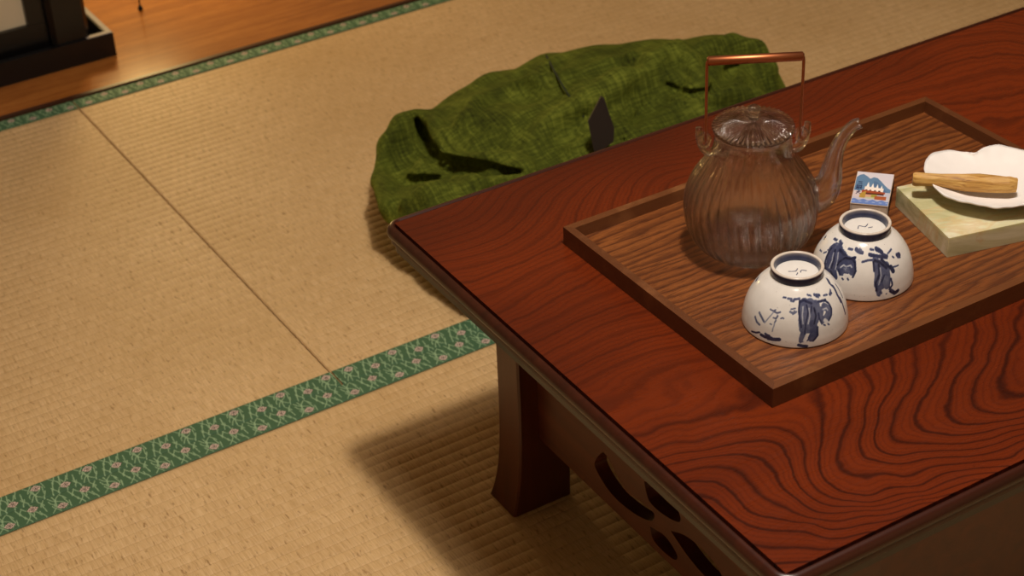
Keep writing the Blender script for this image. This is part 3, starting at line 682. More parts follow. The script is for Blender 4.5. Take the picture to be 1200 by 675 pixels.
def cut_panel(name, outline, holes, th, to3d, mat, parent):
    cu = bpy.data.curves.new(name, 'CURVE'); cu.dimensions = '2D'; cu.fill_mode = 'BOTH'; cu.extrude = th/2
    for pts in [outline] + holes:
        sp = cu.splines.new('POLY'); sp.points.add(len(pts)-1); sp.use_cyclic_u = True
        for p, q in zip(sp.points, pts): p.co = (q[0], q[1], 0, 1)
    co = bpy.data.objects.new(name, cu); C.objects.link(co)
    dg = bpy.context.evaluated_depsgraph_get(); me = bpy.data.meshes.new_from_object(co.evaluated_get(dg))
    bpy.data.objects.remove(co); bpy.data.curves.remove(cu)
    for v in me.vertices: v.co = to3d(v.co)
    me.materials.clear(); me.materials.append(mat); me.name = name
    return link(bpy.data.objects.new(name, me), parent)
def loop(pts): return [tuple(p) for p in smooth_path(pts + [pts[0]], 5)[:-1]]
H1 = [[(.193,.138),(.188,.122),(.215,.108),(.251,.110),(.280,.120),(.285,.133),(.262,.132),(.240,.128),(.222,.140),(.205,.150)],
      [(.270,.160),(.273,.150),(.281,.141),(.306,.143),(.326,.152),(.318,.166),(.292,.170)],
      [(.279,.113),(.284,.101),(.298,.098),(.318,.101),(.321,.110),(.303,.118)],
      [(.311,.131),(.338,.120),(.368,.116),(.392,.128),(.372,.142),(.338,.142)],
      [(.120,.235),(.150,.200),(.200,.190),(.240,.205),(.210,.245),(.160,.262)],
      [(.430,.235),(.400,.200),(.360,.190),(.310,.205),(.340,.245),(.390,.262)],
      [(.420,.150),(.450,.125),(.490,.130),(.480,.165),(.440,.180)]]
out = [(.084,.0905),(TWD-.084,.0905),(TWD-.084,.3058),(.084,.3058)]
cut_panel('apron', out, [loop(h) for h in H1], .014, lambda c: Vector((.105+c.z, -c.x, c.y)), M['apron'], tbl)
cut_panel('apron', out, [loop(h) for h in H1], .014, lambda c: Vector((TL-.105+c.z, -c.x, c.y)), M['apron'], tbl)

for yy in (-.058, -TWD+.058):
    bm = bmesh.new(); box(bm, .1352, TL-.1352, yy-.007, yy+.007, .0905, TH-.0287); bm_obj('apron', bm, M['apron'], tbl, bevel=.001)

# ------------------------------------------------------------------ tray
RX, RY, RT, RD, RL = .08082, -.35249, -.007061, .30385, .43613
FZ = TH + .0060; RZ = TH + .0184; RW = .0078
tray = thing('serving_tray', 'rectangular brown wooden serving tray with raised rim on the low table', 'tray', (RX, RY, TH+.0003), RT)
z0, z1, zf = 0, .0181, .0057
bm = bmesh.new(); box(bm, RW-.003, RL-RW+.003, -RD+RW-.003, -RW+.003, .0012, zf)
bm_obj('tray_base', bm, M['tray'], tray)
def rim(poly, mat):
    bm = bmesh.new(); prism(bm, poly, z0, z1); bm_obj('rim', bm, mat, tray, bevel=.0009)
g = .0001
rim([(0,0),(RL,0),(RL-RW,-RW),(RW,-RW)], M['rimx']); rim([(0,-RD),(RW,-RD+RW),(RL-RW,-RD+RW),(RL,-RD)], M['rimx'])
rim([(0,-g),(RW-g,-RW),(RW-g,-RD+RW),(0,-RD+g)], M['rimy']); rim([(RL,-g),(RL,-RD+g),(RL-RW+g,-RD+RW),(RL-RW+g,-RW)], M['rimy'])

# ------------------------------------------------------------------ tea bowls
def dist_strokes(az, h, strokes, rad):
    out = np.zeros_like(az)
    for tone, wmm, pts in strokes:
        d = np.full(az.shape, 9.); w = max(wmm*.00165, .00058)
        if len(pts) == 1: pts = pts*2
        for (a0, h0), (a1, h1) in zip(pts[:-1], pts[1:]):
            while a1-a0 > PI: a1 -= 2*PI
            while a1-a0 < -PI: a1 += 2*PI
            da = (az-a0+PI) % (2*PI)-PI
            px, py = da*rad, h-h0; bx, by = (a1-a0)*rad, h1-h0; L = bx*bx+by*by+1e-12
            t = np.clip((px*bx+py*by)/L, 0, 1); d = np.minimum(d, np.hypot(px-t*bx, py-t*by))
        m = np.clip((w-d)/.0004+.5, 0, 1); out = out*(1-m)+tone*m
    return out
BP = [(0,.0446),(.004,.0443),(.008,.0438),(.016,.0422),(.024,.0394),(.031,.0355),(.037,.031),(.042,.0255),(.0445,.0222),(.0455,.0212)]
def tea_bowl(label, x, y, strokes, extra):
    b = thing('tea_bowl', label, 'bowl', (x, y, FZ+.0006), 0, 'upturned tea bowls on the tray')
    hp = np.array(BP); hs = np.linspace(.0, .0455, 84); n = 440
    rs = np.array([p[1] for p in smooth_path([(q[0], q[1]) for q in BP], 8)]); hh = np.array([p[0] for p in smooth_path([(q[0], q[1]) for q in BP], 8)])
    R_ = np.interp(hs, hh, rs); R_[0] -= .0006; hs[0] = .0002
    th = np.arange(n)*2*PI/n; AZ, HH = np.meshgrid(th, hs); RR = np.repeat(R_[:, None], n, 1)
    pa = dist_strokes(AZ, HH, strokes + extra, RR)
    V = list(np.c_[(RR*np.cos(AZ)).ravel(), (RR*np.sin(AZ)).ravel(), HH.ravel()]); P = list(pa.ravel())
    inner = [(R_[0]-.0016, .0001), (R_[0]-.003, .0012)] + [(max(r-.0034, .001), h-.0026) for h, r in zip(hs[10:-4:6], R_[10:-4:6])] + [(.012, .0405), (.0002, .0410)]
    cap = [(.0205, .0462), (.0150, .0466), (.0002, .0468)]
    F = [f[::-1] for f in grid_faces(len(hs), n, True)][:]
    F = grid_faces(len(hs), n, True)
    off = len(V)
    for r, z in inner:
        for a in th: V.append((r*math.cos(a), r*math.sin(a), z)); P.append(0)
    F += [f[::-1] for f in grid_faces(len(inner), n, True, off)]
    F += [(j, off+j, off+(j+1) % n, (j+1) % n) for j in range(n)]
    off2 = len(V); mk = extra_mark
    for r, z in cap:
        for a in th: V.append((r*math.cos(a), r*math.sin(a), z)); P.append(0)
    top = (len(hs)-1)*n
    F += grid_faces(len(cap), n, True, off2) + [(top+j, top+(j+1) % n, off2+(j+1) % n, off2+j) for j in range(n)]
    mesh_obj('bowl_body', V, F, M['bowl'], b, True, {'paint': P})
    fp = [(.0213,.0440),(.0215,.0462),(.0218,.0492),(.0222,.0520),(.0221,.0529),(.0216,.0534),(.0200,.0534),(.0195,.0531),(.0191,.0522),(.0184,.0495),(.0178,.0469),(.0178,.0440)]
    pv = [1,1,1,1,.35,0,0,.1,.8,1,1,1]
    fv, ff = lathe(fp, 96); ff += [((len(fp)-1)*96+j, (len(fp)-1)*96+(j+1) % 96, (j+1) % 96, j) for j in range(96)]
    f = mesh_obj('foot_ring', fv, ff, M['foot'], b, True, {'paint': np.repeat(pv, 96)})
    f['label'] = 'dark blue foot ring with a bare pale edge'
    # mark brushed inside the foot
    for pts in mk:
        v, q = tube([(px, py, .0471) for px, py in smooth_path(pts, 6)], .00042, 8)
        mesh_obj('painted_mark', [(a, c, .0468+(z-.0471)*.6+.00012) for a, c, z in v], q, MARK, b, True)
    return b
MARK = plain('blue_mark_glaze', lin(88,92,118), .3, .2, 300)
extra_mark = [[(-.006,.004),(-.001,.001),(.003,.003)], [(.001,-.003),(.004,-.001),(.007,-.004)], [(-.004,-.004),(-.001,-.002)]]
X1 = []
def filler(a0):   # brushwork on the side turned away
    s = []
    for k in range(3):
        a = a0 + k*.9
        s += [(.65, 1.8, [(a,.030),(a+.02,.022),(a,.012)]), (.65, 1.6, [(a+.1,.028),(a+.1,.018),(a+.06,.010)]), (.9, .5, [(a-.04,.032),(a-.05,.020),(a,.008)]), (.75,.5,[(a-.2,.035),(a-.1,.034)]), (.75,.6,[(a+.25,.035),(a+.35,.034)])]
    return s
tea_bowl('upturned blue and white tea bowl at the front, nearest the tray corner', .1675, -.5756, S1, filler(.2))
extra_mark = [[(-.006,.002),(-.002,.005),(.001,.001),(.006,.003)], [(.002,-.002),(.006,-.003)]]
tea_bowl('upturned blue and white tea bowl behind, in front of the matchbox', .2586, -.5554, S2, filler(.3))

# ------------------------------------------------------------------ glass teapot
pot = thing('glass_teapot', 'ribbed clear glass teapot with copper bail handle on the tray', 'teapot', (.2071, -.4640, FZ+.0003), math.atan2(-.505, .863))
NR = 36
def ribs(amp):
    def fn(r, z, a):
        w = min(1, max(0, (z-.004)/.015))*min(1, max(0, (.100-z)/.02))
        return r*(1 + amp*w*(2*abs(math.cos(NR/2*(a + 1.6*z)))-1))
    return fn
OUT = [(.0302,0),(.036,.0008),(.0425,.005),(.0500,.0135),(.0555,.0255),(.0580,.040),(.0582,.050),(.0566,.060),(.0525,.071),(.0468,.0805),(.0415,.0882),(.0372,.0955),(.0348,.1020),(.0338,.109),(.0336,.116),(.0342,.1195)]
OUTS = [tuple(p) for p in smooth_path(OUT, 4)]
INS = [(max(r-.0019, .002), max(z, .0032)) for r, z in OUTS if z > .0005][::-1]
V1, F1 = lathe(OUTS, 360, ribs(.022)); V2, F2 = lathe([(OUTS[-1][0]-.0009, OUTS[-1][1]+.0006)] + INS, 360, ribs(.012))
off = len(V1); n = 360
Vb = V1+V2; Fb = F1 + [tuple(i+off for i in f) for f in F2]
Fb += [((len(OUTS)-1)*n+j, (len(OUTS)-1)*n+(j+1) % n, off+(j+1) % n, off+j) for j in range(n)]
lastI = off+len(INS)*n
Vb += [(0, 0, .0004), (0, 0, .0034)]; c0 = len(Vb)-2
Fb += [(c0, (j+1) % n, j) for j in range(n)] + [(c0+1, lastI+j, lastI+(j+1) % n) for j in range(n)]
mesh_obj('pot_body', Vb, Fb, M['glass'], pot, True)
# lid
LID = [(.0002,.1266),(.0100,.1263),(.0200,.1247),(.0290,.1228),(.0335,.1208),(.0352,.1214),(.0352,.1232),(.0335,.1242),(.026,.1258),(.016,.1275),(.0085,.1285),(.0048,.1296),(.0036,.1325),(.0040,.1355),(.0056,.1385),(.0058,.1402),(.0040,.1420),(.0020,.1432),(.0002,.1434)]
def lidfn(r, z, a):
    if r < .008: return r*(1+(.06*math.cos(8*a) if z > .133 else 0))
    return r*(1+.016*math.cos(44*a))
LS = LID
def lidmesh():
    n = 352; V = []
    for i, (r, z) in enumerate(LS):
        for j in range(n):
            a = 2*PI*j/n; rr = lidfn(r, z, a); zz = z
            if .009 < r < .034: zz += .0016*abs(math.cos(22*a))
            V.append((rr*math.cos(a), rr*math.sin(a), zz))
    return V, grid_faces(len(LS), n, True)
i0 = 10
LSfull = LS
LS = LSfull[:12] + [(.0002, .1297)]; v, f = lidmesh(); lid = mesh_obj('lid', v, f, M['glass'], pot, True)
LS = [(.0002,.1298)] + [(.0046,.1299)] + LSfull[12:]; v, f = lidmesh(); mesh_obj('knob', v, f, M['glass'], lid, True)
# spout: hollow glass tube in the plane of the handle
SP = [(.0545,.050),(.0625,.0535),(.0680,.0640),(.0705,.0800),(.0735,.0960),(.0790,.1090),(.0860,.1178),(.0925,.1205)]
SR = [.0168,.0145,.0113,.0086,.0068,.0057,.0051,.0050]
sp = smooth_path([(a, 0, c) for a, c in SP], 6); sr = [float(np.interp(i/(len(sp)-1)*(len(SR)-1), range(len(SR)), SR)) for i in range(len(sp))]
v, f = tube(sp, sr, 40, False); vi, fi = tube(sp, [r-.0014 for r in sr], 40, False)
o_ = len(v); v = v + vi; f = f + [tuple(i+o_ for i in q)[::-1] for q in fi]
L_ = (len(sp)-1)*40; f += [(L_+j, L_+(j+1) % 40, o_+L_+(j+1) % 40, o_+L_+j) for j in range(40)] + [(j, o_+j, o_+(j+1) % 40, (j+1) % 40) for j in range(40)]
mesh_obj('spout', v, f, M['glass'], pot, True)
# lugs that hold the wires
def lug(s):
    path = smooth_path([(s*.0350,0,.0985), (s*.0400,0,.1010), (s*.0440,0,.1080), (s*.0462,0,.1160), (s*.0470,0,.1235)], 5)
    v, f = tube(path, [.0034+.0009*math.sin(i/len(path)*PI*1.3) for i in range(len(path))], 20)
    v = [(a, b*1.25, c) for a, b, c in [tuple(q) for q in v]]
    lo = mesh_obj('lug', v, f, M['glass'], pot, True)
    ringp = [(s*(.0420+.0042*math.cos(t)), 0, .1120+.0058*math.sin(t)) for t in np.linspace(0, 2*PI, 25)]
    v, f = tube(ringp, .0021, 12, False); mesh_obj('eye', v, f, M['glass'], lo, True)
lug(-1); lug(1)
HZ = .1868
hd = mesh_obj('handle', *tube([(-.0405,0,HZ-.0002), (-.0395,0,HZ), (.0395,0,HZ), (.0405,0,HZ-.0002)], [.0026,.0040,.0040,.0026], 24), M['copper'], pot, True)
hd['label'] = 'copper handle bar'
for s in (-1, 1):
    p = smooth_path([(s*.0386,0,HZ), (s*.0402,0,HZ-.0008), (s*.0408,0,HZ-.006), (s*.0408,0,.150), (s*.0408,0,.118), (s*.0415,0,.1105), (s*.0440,0,.1085)], 6)
    v, f = tube(p, .0013, 12); mesh_obj('handle_wire', v, f, M['copper'], hd, True)

# ------------------------------------------------------------------ matchbox
MB = thing('matchbox', 'small matchbox with a blue harbour picture between bowl and stone slab', 'matchbox', (.3490, -.4662, FZ+.0003), math.radians(42.6)-PI/2)
w, l, hh, t = .0340, .0600, .0135, .0006
bm = bmesh.new()
for b_ in ((-w/2, w/2, -l/2, l/2, 0, t), (-w/2, w/2, -l/2, l/2, hh-t, hh), (-w/2, -w/2+t, -l/2, l/2, t, hh-t), (w/2-t, w/2, -l/2, l/2, t, hh-t)): box(bm, *b_)
slv = bm_obj('sleeve', bm, M['card'], MB)
bm = bmesh.new(); e = t+.0003
box(bm, -w/2+e, w/2-e, -l/2+.0004, l/2-.0004, e, e+t)
for b_ in ((-w/2+e, w/2-e, -l/2+.0004, -l/2+.001, e+t, hh-e), (-w/2+e, w/2-e, l/2-.001, l/2-.0004, e+t, hh-e), (-w/2+e, -w/2+e+t, -l/2+.001, l/2-.001, e+t, hh-e), (w/2-e-t, w/2-e, -l/2+.001, l/2-.001, e+t, hh-e)): box(bm, *b_)
bm_obj('drawer', bm, M['card'], MB)
for s in (-1, 1):
    bm = bmesh.new(); x = s*(w/2+.0001); box(bm, min(x, x+s*.0002), max(x, x+s*.0002), -l/2+.001, l/2-.001, .002, hh-.002); bm_obj('striker', bm, M['striker'], MB)
nu, nv = 120, 190; U, Vv = np.meshgrid(np.linspace(0, 1, nu), np.linspace(0, 1, nv)); img = np.empty((nv, nu, 3))
def cc(*a): return np.array(lin(*a)[:3])
img[:] = cc(214,206,212)
def put(mask, c): img[mask] = c
hill = np.interp(U, [0,.08,.18,.30,.38,.48,.58,.70,.82,.92,1], [.82,.90,.93,.86,.80,.86,.84,.74,.62,.54,.50])
put(Vv < hill, cc(96,128,160)); put((Vv < hill-.12) & (U > .5), cc(84,112,146))
put((Vv < .40-.0*U), cc(190,186,196))
put((Vv < .40) & (Vv > .20) & (U < .25), cc(206,190,190))
for cx, tp in ((.36,.70),(.49,.67),(.62,.65),(.74,.62)):   # white gables
    put((np.abs(U-cx) < (tp-Vv)*.28) & (Vv > .5), cc(238,232,226)); 
put((Vv > .41) & (Vv < .56-.05*U) & (U > .28) & (U < .80), cc(240,226,214))
for cx in (.34,.45,.58,.70): put((np.abs(U-cx) < .028) & (np.abs(Vv-.44+.02*cx) < .02), cc(70,48,44))
put((Vv > .34) & (Vv < .43-.05*(U-.3)) & (U > .22) & (U < .86), cc(160,72,40)); put((Vv > .30) & (Vv < .35) & (U > .30) & (U < .84), cc(84,40,30))
put((Vv > .18) & (Vv < .40) & (U > .18) & (U < .34) & (Vv < .30+.6*(U-.16)), cc(176,140,62))
put((Vv > .22) & (Vv < .31) & (U > .50) & (U < .66), cc(158,146,60)); put((Vv > .16) & (Vv < .27) & (U > .60) & (U < .92), cc(166,88,52))
put((Vv > .20) & (Vv < .30) & (U > .34) & (U < .50), cc(206,160,130)); put((Vv > .17) & (Vv < .22) & (U > .36) & (U < .60), cc(186,186,150))
put(Vv < .13+.02*np.sin(U*25), cc(104,128,186)); put((np.abs(Vv-.07) < .014) & (np.sin(U*34) > .1), cc(150,168,206))
def ink(pts, wd=.014, c=cc(30,38,74)):
    for (a, b), (a2, b2) in zip(pts[:-1], pts[1:]):
        L = (a2-a)**2+(1.7*(b2-b))**2+1e-9; tt = np.clip(((U-a)*(a2-a)+2.89*(Vv-b)*(b2-b))/L, 0, 1)
        put(np.hypot(U-a-tt*(a2-a), 1.7*(Vv-b-tt*(b2-b))) < wd, c)
for ln_ in ([(.08,.68),(.18,.68)],[(.09,.645),(.17,.645)],[(.07,.61),(.19,.61)],
            [(.04,.55),(.20,.55)],[(.04,.50),(.20,.50)],[(.07,.58),(.07,.46)],[(.12,.57),(.12,.44)],[(.05,.455),(.20,.455)],[(.17,.57),(.18,.46)],[(.04,.44),(.08,.48)],
            [(.10,.40),(.16,.39),(.11,.35)],[(.08,.36),(.18,.36)],[(.13,.37),(.08,.29)],[(.13,.34),(.19,.30)]): ink(ln_)
V = np.c_[((U-.5)*(w-.001)).ravel(), ((Vv-.5)*(l-.001)).ravel(), np.full(U.size, hh+.0002)]
lb = mesh_obj('picture_label', V, grid_faces(nv, nu), vcol_material('printed_label', 'pic', .45), MB, False, {'pic': img.reshape(-1, 3)})
lb['label'] = 'printed picture of white gables, red building and blue hills'

# ------------------------------------------------------------------ onyx slab, shell dish, wood stick
sx, sy = Vector((.967, -.25, 0)).normalized(), Vector((-.25, -.967, 0)).normalized()
SC = Vector((.3487, -.532, FZ+.0003)) + sx*.068
slab_rot = math.atan2(sx.y, sx.x)
bm = bmesh.new(); box(bm, -.068, .068, -.0485, .0485, 0, .0200)
sl = bm_obj('stone_slab', bm, M['onyx'], bevel=.0011); sl.location = SC; sl.rotation_euler = (0, 0, slab_rot)
tag(sl, 'thick pale green onyx slab at the right side of the tray', 'stone slab')

DC = Vector((.4260, -.5440, 0)); DZ = FZ + .0206
RIM = RIM_L + [(.4830,-.5290),(.4855,-.5450),(.4825,-.5640),(.4720,-.5830),(.4560,-.5960),(.4380,-.6015),(.4220,-.6000)]
rp = smooth_path([(a, b) for a, b in RIM] + [RIM[0]], 12)[:-1]; n = len(rp)
tv = [math.atan2(p[1]-DC.y, p[0]-DC.x) for p in rp]
def dish_z(s, a):   # s 0 centre .. 1 rim
    return .0022 + .0135*s**2.2 + (.0007*math.cos(7*a) + .0003*math.cos(23*a+1))*s**5
V = []; S_ = np.linspace(.02, 1, 26)
def step(s, a):  # a faint growth ridge on the upper right side
    q = .74 + .03*math.sin(5*a); return -.0009/(1+math.exp(-(q-s)*60))*math.exp(-((a-.7)/.7)**4)
rad = np.array([math.hypot(p[0]-DC.x, p[1]-DC.y) for p in rp]); rsm = rad.copy()
for it in range(60): rsm = .5*rsm+.25*(np.roll(rsm, 1)+np.roll(rsm, -1))
for it in range(40): rsm = (rsm+np.roll(rsm, 5)+np.roll(rsm, -5))/3
def dpt(k_, s):
    r = s*(rsm[k_]*(1-s**7)+rad[k_]*s**7); return r*math.cos(tv[k_]), r*math.sin(tv[k_])
for s in S_:
    for k_, a in enumerate(tv): V.append((*dpt(k_, s), dish_z(s, a)+step(s, a)+.0018))
o2 = len(V)
for s in S_[::-1]:
    for k_, a in enumerate(tv):
        q_ = dpt(k_, s); V.append((q_[0]*.988, q_[1]*.988, max(dish_z(s, a)+step(s, a)-.0006*s, .0004)))
F = grid_faces(52, n, True); F += [tuple(range(n))[::-1], tuple(range(51*n, 52*n))]
ds = mesh_obj('shell_dish', V, F, M['plaster'], None, True); ds.location = (DC.x, DC.y, DZ-.0004)
tag(ds, 'white scallop-edged shell dish lying on the green stone slab', 'dish')

# palo santo style stick: split, angular
k = N('split_pale_wood'); nn1 = k.noise(k.map((22, 330, 330)), 1, 5, .65, .8)
k.set(Base_Color=k.ramp(nn1, [(.3, lin(120,78,34)), (.45, lin(186,138,66)), (.6, lin(204,162,88)), (.8, lin(222,188,122))]), Roughness=.6, Normal=k.bump(nn1, .4, .0008))
pa_, pb_ = Vector((.3592, -.5060, FZ+.0400)), Vector((.4275, -.5670, FZ+.0385))
dv = (pb_-pa_); Ls = dv.length
secs = [0, .03, .12, .26, .40, .52, .64, .78, .92, 1.0]
Wd = [.0052,.0066,.0070,.0064,.0070,.0086,.0096,.0094,.0080,.0050]; Hd = [.0056,.0066,.0064,.0064,.0070,.0078,.0082,.0082,.0078,.0066]
V = []
for s, wd, hd_ in zip(secs, Wd, Hd):
    pr = [(-1.,-.25),(-.55,-1.),(.5,-1.),(1.,-.35),(.85,.45),(.25,.72),(.02,.38+.25*math.sin(s*6)),(-.30,.98),(-.85,.55)]
    for a, b in pr: V.append((s*Ls, a*wd*(1+.10*math.sin(s*13+a*5)), b*hd_*(1+.13*math.sin(s*11+b*4)+.05*math.sin(s*31+a*7))))
F = grid_faces(len(secs), 9, True); F += [tuple(range(9))[::-1], tuple(range((len(secs)-1)*9, len(secs)*9))]
st = mesh_obj('wood_stick', V, F, k.m, None, False); bmx = bmesh.new(); bmx.from_mesh(st.data); bmesh.ops.recalc_face_normals(bmx, faces=bmx.faces); bmesh.ops.bevel(bmx, geom=list(bmx.edges), offset=.0004, segments=2, affect='EDGES'); bmx.to_mesh(st.data); bmx.free()
st.location = pa_; st.rotation_euler = dv.to_track_quat('X', 'Z').to_euler()
tag(st, 'split stick of yellowish fragrant wood resting across the white shell dish', 'wood stick')

# ------------------------------------------------------------------ green bag: distance field polygonised with surface nets
def seg_d(P, A, B, ra, rb):
    A, B = np.array(A, np.float32), np.array(B, np.float32); d = B-A; L = float(d@d)+1e-12
    t = np.clip(((P-A)@d)/L, 0, 1); q = P-A-t[..., None]*d
    return np.sqrt((q*q).sum(-1)) - (ra+(rb-ra)*t)
def smin(a, b, k):
    h = np.clip(.5+.5*(b-a)/k, 0, 1); return b+(a-b)*h-k*h*(1-h)
def smax(a, b, k): return -smin(-a, -b, k)
def surface_nets(f, org, st):
    nx, ny, nz = f.shape; ins = f < 0
    s = np.zeros((nx-1, ny-1, nz-1), np.int8)
    for dx in (0,1):
        for dy in (0,1):
            for dz in (0,1): s += ins[dx:nx-1+dx, dy:ny-1+dy, dz:nz-1+dz]
    act = (s > 0) & (s < 8); idx = -np.ones(act.shape, int); cells = np.argwhere(act); idx[act] = np.arange(len(cells))
    acc = np.zeros((len(cells), 3)); cnt = np.zeros(len(cells)); cr = [(a,b,c) for a in (0,1) for b in (0,1) for c in (0,1)]
    g = lambda o: f[cells[:,0]+o[0], cells[:,1]+o[1], cells[:,2]+o[2]]
    for a in cr:
        for d in range(3):
            if a[d]: continue
            b = list(a); b[d] = 1; fa, fb = g(a), g(b); m = (fa < 0) != (fb < 0)
            t = np.where(m, fa/np.where(m, fa-fb, 1), 0); p = np.array(a, float)[None].repeat(len(cells), 0); p[:, d] += t
            acc[m] += p[m]; cnt[m] += 1
    V = (cells+acc/cnt[:, None])*st+np.array(org); F = []
    for d in range(3):
        e1, e2 = [(1,2),(2,0),(0,1)][d]
        sl0 = [slice(1, None)]*3; 
        A = ins; n = list(f.shape)
        lo = [slice(1, n[i]-1) for i in range(3)]; lo[d] = slice(0, n[d]-1); hi = list(lo); hi[d] = slice(1, n[d])
        a, b = A[tuple(lo)], A[tuple(hi)]; w_ = np.argwhere(a != b); sgn = a[a != b]
        base = w_ + np.array([0 if i == d else 1 for i in range(3)])
        def cell(o1, o2):
            q = base.copy(); q[:, e1] -= o1; q[:, e2] -= o2; return idx[q[:,0], q[:,1], q[:,2]]
        Q = np.stack([cell(1,1), cell(0,1), cell(0,0), cell(1,0)], 1)
        Q[~sgn] = Q[~sgn][:, ::-1]; F.append(Q)
    return V, np.concatenate(F)

bag = thing('cloth_bag', 'slumped olive green corduroy bag lying on the tatami behind the table', 'bag', (.45, .16, .0012))
ST = .0034; org = np.array([.135, -.09, -.006]); dims = (200, 165, 68)
ax = [org[i]+np.arange(dims[i])*ST for i in range(3)]
GX, GY = np.meshgrid(ax[0], ax[1], indexing='ij')
FRONT = [(.25,.06,.09),(.25,.0,.07),(.25,-.05,-.05),(.40,.03,.10),(.42,-.03,.05),(.45,-.07,-.05),(.60,.03,.10),(.62,-.03,.04),(.62,-.07,-.05),(.75,.07,.05),(.79,.11,.0),(.84,.18,-.05),(.80,.22,.0),
         (.174,.04,.07),(.170,.10,.075),(.168,.15,.076),(.172,.20,.076),(.150,.12,.0),(.148,.04,.0),(.152,.21,.0),(.165,.27,-.02),(.20,.34,-.02),(.18,-.01,.05),(.25,.40,-.05),(.31,.405,-.03),(.17,-.05,-.03)]
bp = np.array(BAG_PTS + FRONT)
Zh = tps(bp[:, :2], bp[:, 2], 2e-6)(np.c_[GX.ravel(), GY.ravel()]).reshape(GX.shape)
Zh = np.where(Zh > .14, .14+(Zh-.14)*.7, Zh); Zh = np.maximum(Zh, -.08)
# soft wrinkles: fine ones fan out from the seam, broad ones follow the length of the bag
wr = .0022*np.sin((GY*1.0-GX*.22)*150+3*np.sin(GX*21))*np.exp(-((GX-.47)/.11)**2) + .0018*np.sin((GY+GX*.5)*95+2*np.sin(GX*17+1)) + .0016*np.sin((GX-.3*GY)*70+2*np.sin(GY*30))
Zh = Zh + wr*np.clip(Zh/.05, 0, 1)
gradx, grady = np.gradient(Zh, ST); nfac = 1/np.sqrt(1+np.minimum(gradx**2+grady**2, 4))
f = (ax[2][None, None, :] - Zh[..., None])*nfac[..., None]
P = np.stack(np.meshgrid(*ax, indexing='ij'), -1).astype(np.float32)
def chain(L, op, k):
    global f
    for a, b in zip(L[:-1], L[1:]):
        lo = np.minimum(a[:3], b[:3])-.06; hi = np.maximum(a[:3], b[:3])+.06
        i0 = np.clip(((lo-org)/ST).astype(int), 0, None); i1 = np.minimum(((hi-org)/ST).astype(int)+2, dims)
        s = tuple(slice(int(p), int(q)) for p, q in zip(i0, i1))
        d = seg_d(P[s], a[:3], b[:3], a[3], b[3])
        f[s] = smin(f[s], d, k) if op == 'add' else smax(f[s], -d, k)
for L, k_ in FOLDS: chain(L, 'add', k_)
#CUTS
for L in DALES: chain(L, 'cut', .018)
for L in CUTS: chain(L, 'cut', .004)
ZB = .0018 + .062*np.clip((.262-P[..., 0])/.07, 0, 1)**1.3
f = np.maximum(f, (ZB-P[..., 2])*.8)
V, Fq = surface_nets(f, org, ST)
# relax
for it in range(3):
    acc = np.zeros_like(V); cn = np.zeros(len(V))
    for i in range(4):
        a, b = Fq[:, i], Fq[:, (i+1) % 4]
        np.add.at(acc, a, V[b]); np.add.at(cn, a, 1); np.add.at(acc, b, V[a]); np.add.at(cn, b, 1)
    nv_ = acc/cn[:, None]; V = V*.5+nv_*.5
V[:, 2] = np.maximum(V[:, 2], .0018)
loc = np.array([.45, .16, .0012])
mesh_obj('bag_body', V-loc, Fq, M['cord'], bag, True)
sv, sf = tube([np.array(p)-loc for p in smooth_path(SEAM, 6)], .0014, 8)
mesh_obj('seam', sv, sf, M['stitch'], bag, True)
# leather tab: thick pointed tongue standing out of the bag
tp_ = [Vector(p[:3]) for p in TAB_W]
cen = sum(tp_, Vector())/len(tp_); nrm = (tp_[1]-tp_[0]).cross(tp_[3]-tp_[0]).normalized()
if nrm.y > 0: nrm = -nrm
V = [p-Vector(loc) for p in tp_] + [p-nrm*.0050-Vector(loc) for p in tp_]; nq = len(tp_)
bm = bmesh.new(); vv = [bm.verts.new(v) for v in V]
bm.faces.new(vv[:nq]); bm.faces.new(vv[nq:][::-1])
for i in range(nq): bm.faces.new([vv[i], vv[nq+i], vv[nq+(i+1) % nq], vv[(i+1) % nq]])
tabo = bm_obj('strap_tab', bm, M['leather'], bag, bevel=.0012); tabo['label'] = 'dark brown leather tab'

# ------------------------------------------------------------------ dark stand and rod on the wooden floor
sd = thing('lantern_stand', 'black wooden stand with tray-like base, post and pale panel at upper left', 'stand', (.113, .985, .002))
x0, x1, y0, y1, hz, tk = -.42, 0, 0, .42, .0385, .011
bm = bmesh.new(); box(bm, x0+tk, x1-tk, y0+tk, y1-tk, 0, .008); bm_obj('base_panel', bm, M['black'], sd)
def brd(*b):
    bm = bmesh.new(); box(bm, *b); return bm_obj('base_board', bm, M['black'], sd, bevel=.0012)
brd(x0, x1, y0, y0+tk, 0, hz); brd(x0, x1, y1-tk, y1, 0, hz); brd(x0, x0+tk, y0+tk+.0002, y1-tk-.0002, 0, hz); brd(x1-tk, x1, y0+tk+.0002, y1-tk-.0002, 0, hz)
for b in ((x1-tk+.002, x1-.001, y0+.001, y1, hz+.0001, hz+.0012), (x1-.042, x1-tk+.002, y0+.001, y0+tk-.001, hz+.0001, hz+.0012)):
    bm = bmesh.new(); box(bm, *b); o = bm_obj('worn_edge', bm, M['worn'], sd); o['label'] = 'worn grey rim edge'
def post(px, py):
    bm = bmesh.new(); a = .030; c = .007
    prism(bm, [(px-a+c,py-a),(px+a-c,py-a),(px+a,py-a+c),(px+a,py+a-c),(px+a-c,py+a),(px-a+c,py+a),(px-a,py+a-c),(px-a,py-a+c)], .0082, .62)
    bm_obj('post', bm, M['black'], sd, bevel=.001)
post(-.063, .036); post(x0+.063, .036); post(-.063, y1-.036); post(x0+.063, y1-.036)
